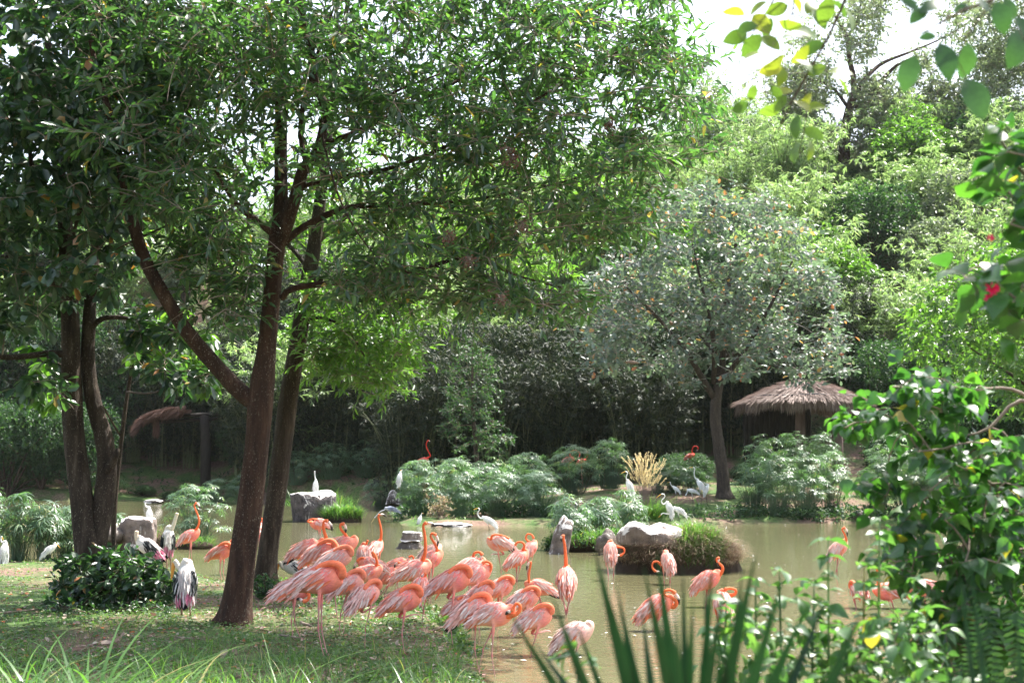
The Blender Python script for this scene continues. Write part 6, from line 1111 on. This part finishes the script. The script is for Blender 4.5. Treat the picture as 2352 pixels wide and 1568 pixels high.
Fm((971, 1058), 10, 20, 1.0, [], 'dark red flamingo in the shade behind the left end of the papyrus thicket', [(989, 1046), (981, 1031), (979, 1018), (984, 1010)], (990, 1018), Y=66, pal='scarlet')
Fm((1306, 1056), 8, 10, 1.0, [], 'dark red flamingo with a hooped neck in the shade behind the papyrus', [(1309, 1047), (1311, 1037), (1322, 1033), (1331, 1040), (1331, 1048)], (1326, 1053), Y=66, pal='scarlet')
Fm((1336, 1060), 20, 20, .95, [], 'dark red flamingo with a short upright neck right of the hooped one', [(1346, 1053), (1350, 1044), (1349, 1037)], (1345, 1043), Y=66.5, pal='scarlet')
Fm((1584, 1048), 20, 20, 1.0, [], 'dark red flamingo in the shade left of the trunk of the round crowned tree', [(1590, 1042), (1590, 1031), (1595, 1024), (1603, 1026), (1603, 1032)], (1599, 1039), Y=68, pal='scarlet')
St = lambda *a, **k: bird('stork', *a, **k)
St((427, 1334), 97, 56, .92, [(417, 1414), (437, 1412)], 'front painted stork seen from behind with rosy tail feathers and a long orange bill', [(413, 1306), (405, 1292), (400, 1288)], (393, 1332), nY=.0)
St((386, 1240), 100, 58, .88, [(384, 1300), (393, 1300)], 'painted stork with pale neck raised beside the pale boulder', [(394, 1216), (400, 1200), (405, 1184), (407, 1178)], None, Y=26.5, nY=.0)
St((341, 1258), 168, 26, .92, [(345, 1330), (352, 1330)], 'painted stork half behind the bush with black and white wings, facing left', [(316, 1242), (313, 1230), (314, 1219)], None, Y=24.5)
St((679, 1306), 178, 12, .80, [(677, 1345), (684, 1345)], 'painted stork resting right of the slim leaning trunk with a bowed head', [(655, 1306), (648, 1300), (644, 1293), (641, 1292)], (635, 1313), Y=22.6)
Eg = lambda *a, **k: bird('egret', *a, **k)
def Yz(px, py, z): return float(gd(px, py, z)[1])
Eg((343, 1180), 110, 62, .72, [(345, 1199)], 'white egret perched on the pale boulder with its back turned', [(336, 1163), (333, 1156), (335, 1154)], None, Y=34, fz=float(at(345, 1199, 34)[2]), nY=0)
Eg((10, 1264), 100, 62, .85, [(12, 1296)], 'white egret standing at the left edge of the picture', [(4, 1245), (2, 1236), (4, 1231)], (8, 1240), Y=28.6, nY=0)
Eg((115, 1262), 25, 30, .66, [(113, 1290)], 'hunched white egret before the papyrus on the left', [(121, 1256), (123, 1248), (128, 1246)], (139, 1259), Y=29)
Eg((725, 1113), 92, 76, 1.0, [(724, 1142), (727, 1142)], 'slim white egret standing upright on the dark streaked boulder', [(724, 1097), (723, 1088), (723, 1081)], None, Y=56, fz=float(at(724, 1142, 56)[2]), nY=0)
Eg((964, 1193), 60, 52, .72, [(962, 1208)], 'small white egret on the low bank beside the flat stone', [(967, 1184), (969, 1178)], (973, 1179), Y=51.5, nY=0)
Eg((1121, 1195), 178, 24, 1.05, [(1123, 1212)], 'great white egret wading before the papyrus thicket with curved neck', [(1106, 1191), (1098, 1184), (1098, 1175), (1102, 1170), (1098, 1166)], (1087, 1170), Y=48.5)
Eg((1537, 1166), 150, 60, 1.1, [(1536, 1190), (1540, 1190)], 'tall great egret with kinked neck standing just above the pale boulder', [(1524, 1158), (1519, 1150), (1526, 1142), (1526, 1135), (1519, 1134)], (1507, 1143), Y=50)
Eg((1559, 1172), 170, 24, 1.0, [(1556, 1190)], 'white egret feeding with its head lowered behind the tall great egret', [(1545, 1178), (1534, 1180), (1523, 1178), (1518, 1182)], (1512, 1188), Y=51.5)
Eg((1552, 1122), 160, 30, .72, [(1554, 1134)], 'small hunched egret with an orange bill between the tall egret and the papyrus', [(1543, 1116), (1540, 1110), (1539, 1106)], (1532, 1108), Y=58)
Eg((1589, 1127), 170, 8, .85, [(1592, 1140)], 'egret showing only a rounded white back in the low plants', [(1578, 1131), (1574, 1138)], None, Y=58)
Eg((1609, 1113), 155, 46, 1.1, [(1608, 1132)], 'long necked egret stretching up beside the tree trunk', [(1597, 1098), (1594, 1086), (1596, 1076), (1592, 1072)], (1582, 1074), Y=58)
Eg((1623, 1122), 30, 52, .9, [(1624, 1136)], 'white egret turned away right of the long necked egret', [(1619, 1110), (1617, 1107)], None, Y=59)
Eg((1446, 1116), 155, 60, 1.1, [(1450, 1140)], 'grey white egret peering left out of the plume grass', [(1440, 1104), (1438, 1094), (1442, 1086), (1437, 1082)], (1426, 1087), Y=50.6)
Eg((918, 1096), 70, 60, .95, [(918, 1112)], 'pale egret perched at the left top of the papyrus thicket', [(921, 1084), (923, 1079)], (919, 1080), Y=53, fz=float(at(918, 1112, 53)[2]))
Eg((1847, 1140), 85, 62, .01, [(1847, 1150)], 'x', Y=55) if False else None
bird('heron', (900, 1170), 8, 8, 1.12, [(893, 1196), (904, 1196)], 'grey heron wading bent forward with its head down to the water at left', [(884, 1172), (874, 1176), (866, 1184), (861, 1190)], (851, 1203), Y=52) if False else bird('heron', (897, 1169), 176, 4, 1.0, [(891, 1198), (900, 1198)], 'grey heron wading with its head stretched down to the water on the left', [(884, 1170), (874, 1174), (866, 1182), (860, 1189)], (852, 1202), Y=54)
# small brown birds sitting in the round crowned tree
def small_bird(px, py, Y, h, label):
    B = at(px, py, Y); a = R(h); f = np.array([math.cos(a), math.sin(a), .12]); C = np.array([(*(B+f*t), r) for t, r in [(-.34, .012), (-.2, .03), (-.08, .07), (.05, .085), (.14, .055), (.19, .045), (.24, .035), (.27, .008)]])
    c = catmull(C, 3); V, FS = loft(c[:, :3], np.maximum(c[:, 3], .004), sides=8, ref=(0, 0, 1)); o = obj('small_bird', V-B, FS, M['brownbird']); o.location = B; tag(o, label, 'bird')
M['brownbird'] = surf('brown_feathers', lambda t, pb: ramp(t, noi(t, 20), [(.3, (.10, .055, .035)), (.7, (.28, .2, .15))]), .8, .2)
small_bird(1452, 832, 56.5, 170, 'brown bird perched in the lower left of the round crown'); small_bird(1542, 742, 56, 250, 'dusky bird perched among leaves in the middle of the round crown'); small_bird(1852, 1012, 52, 110, 'small sandy bird') if False else None
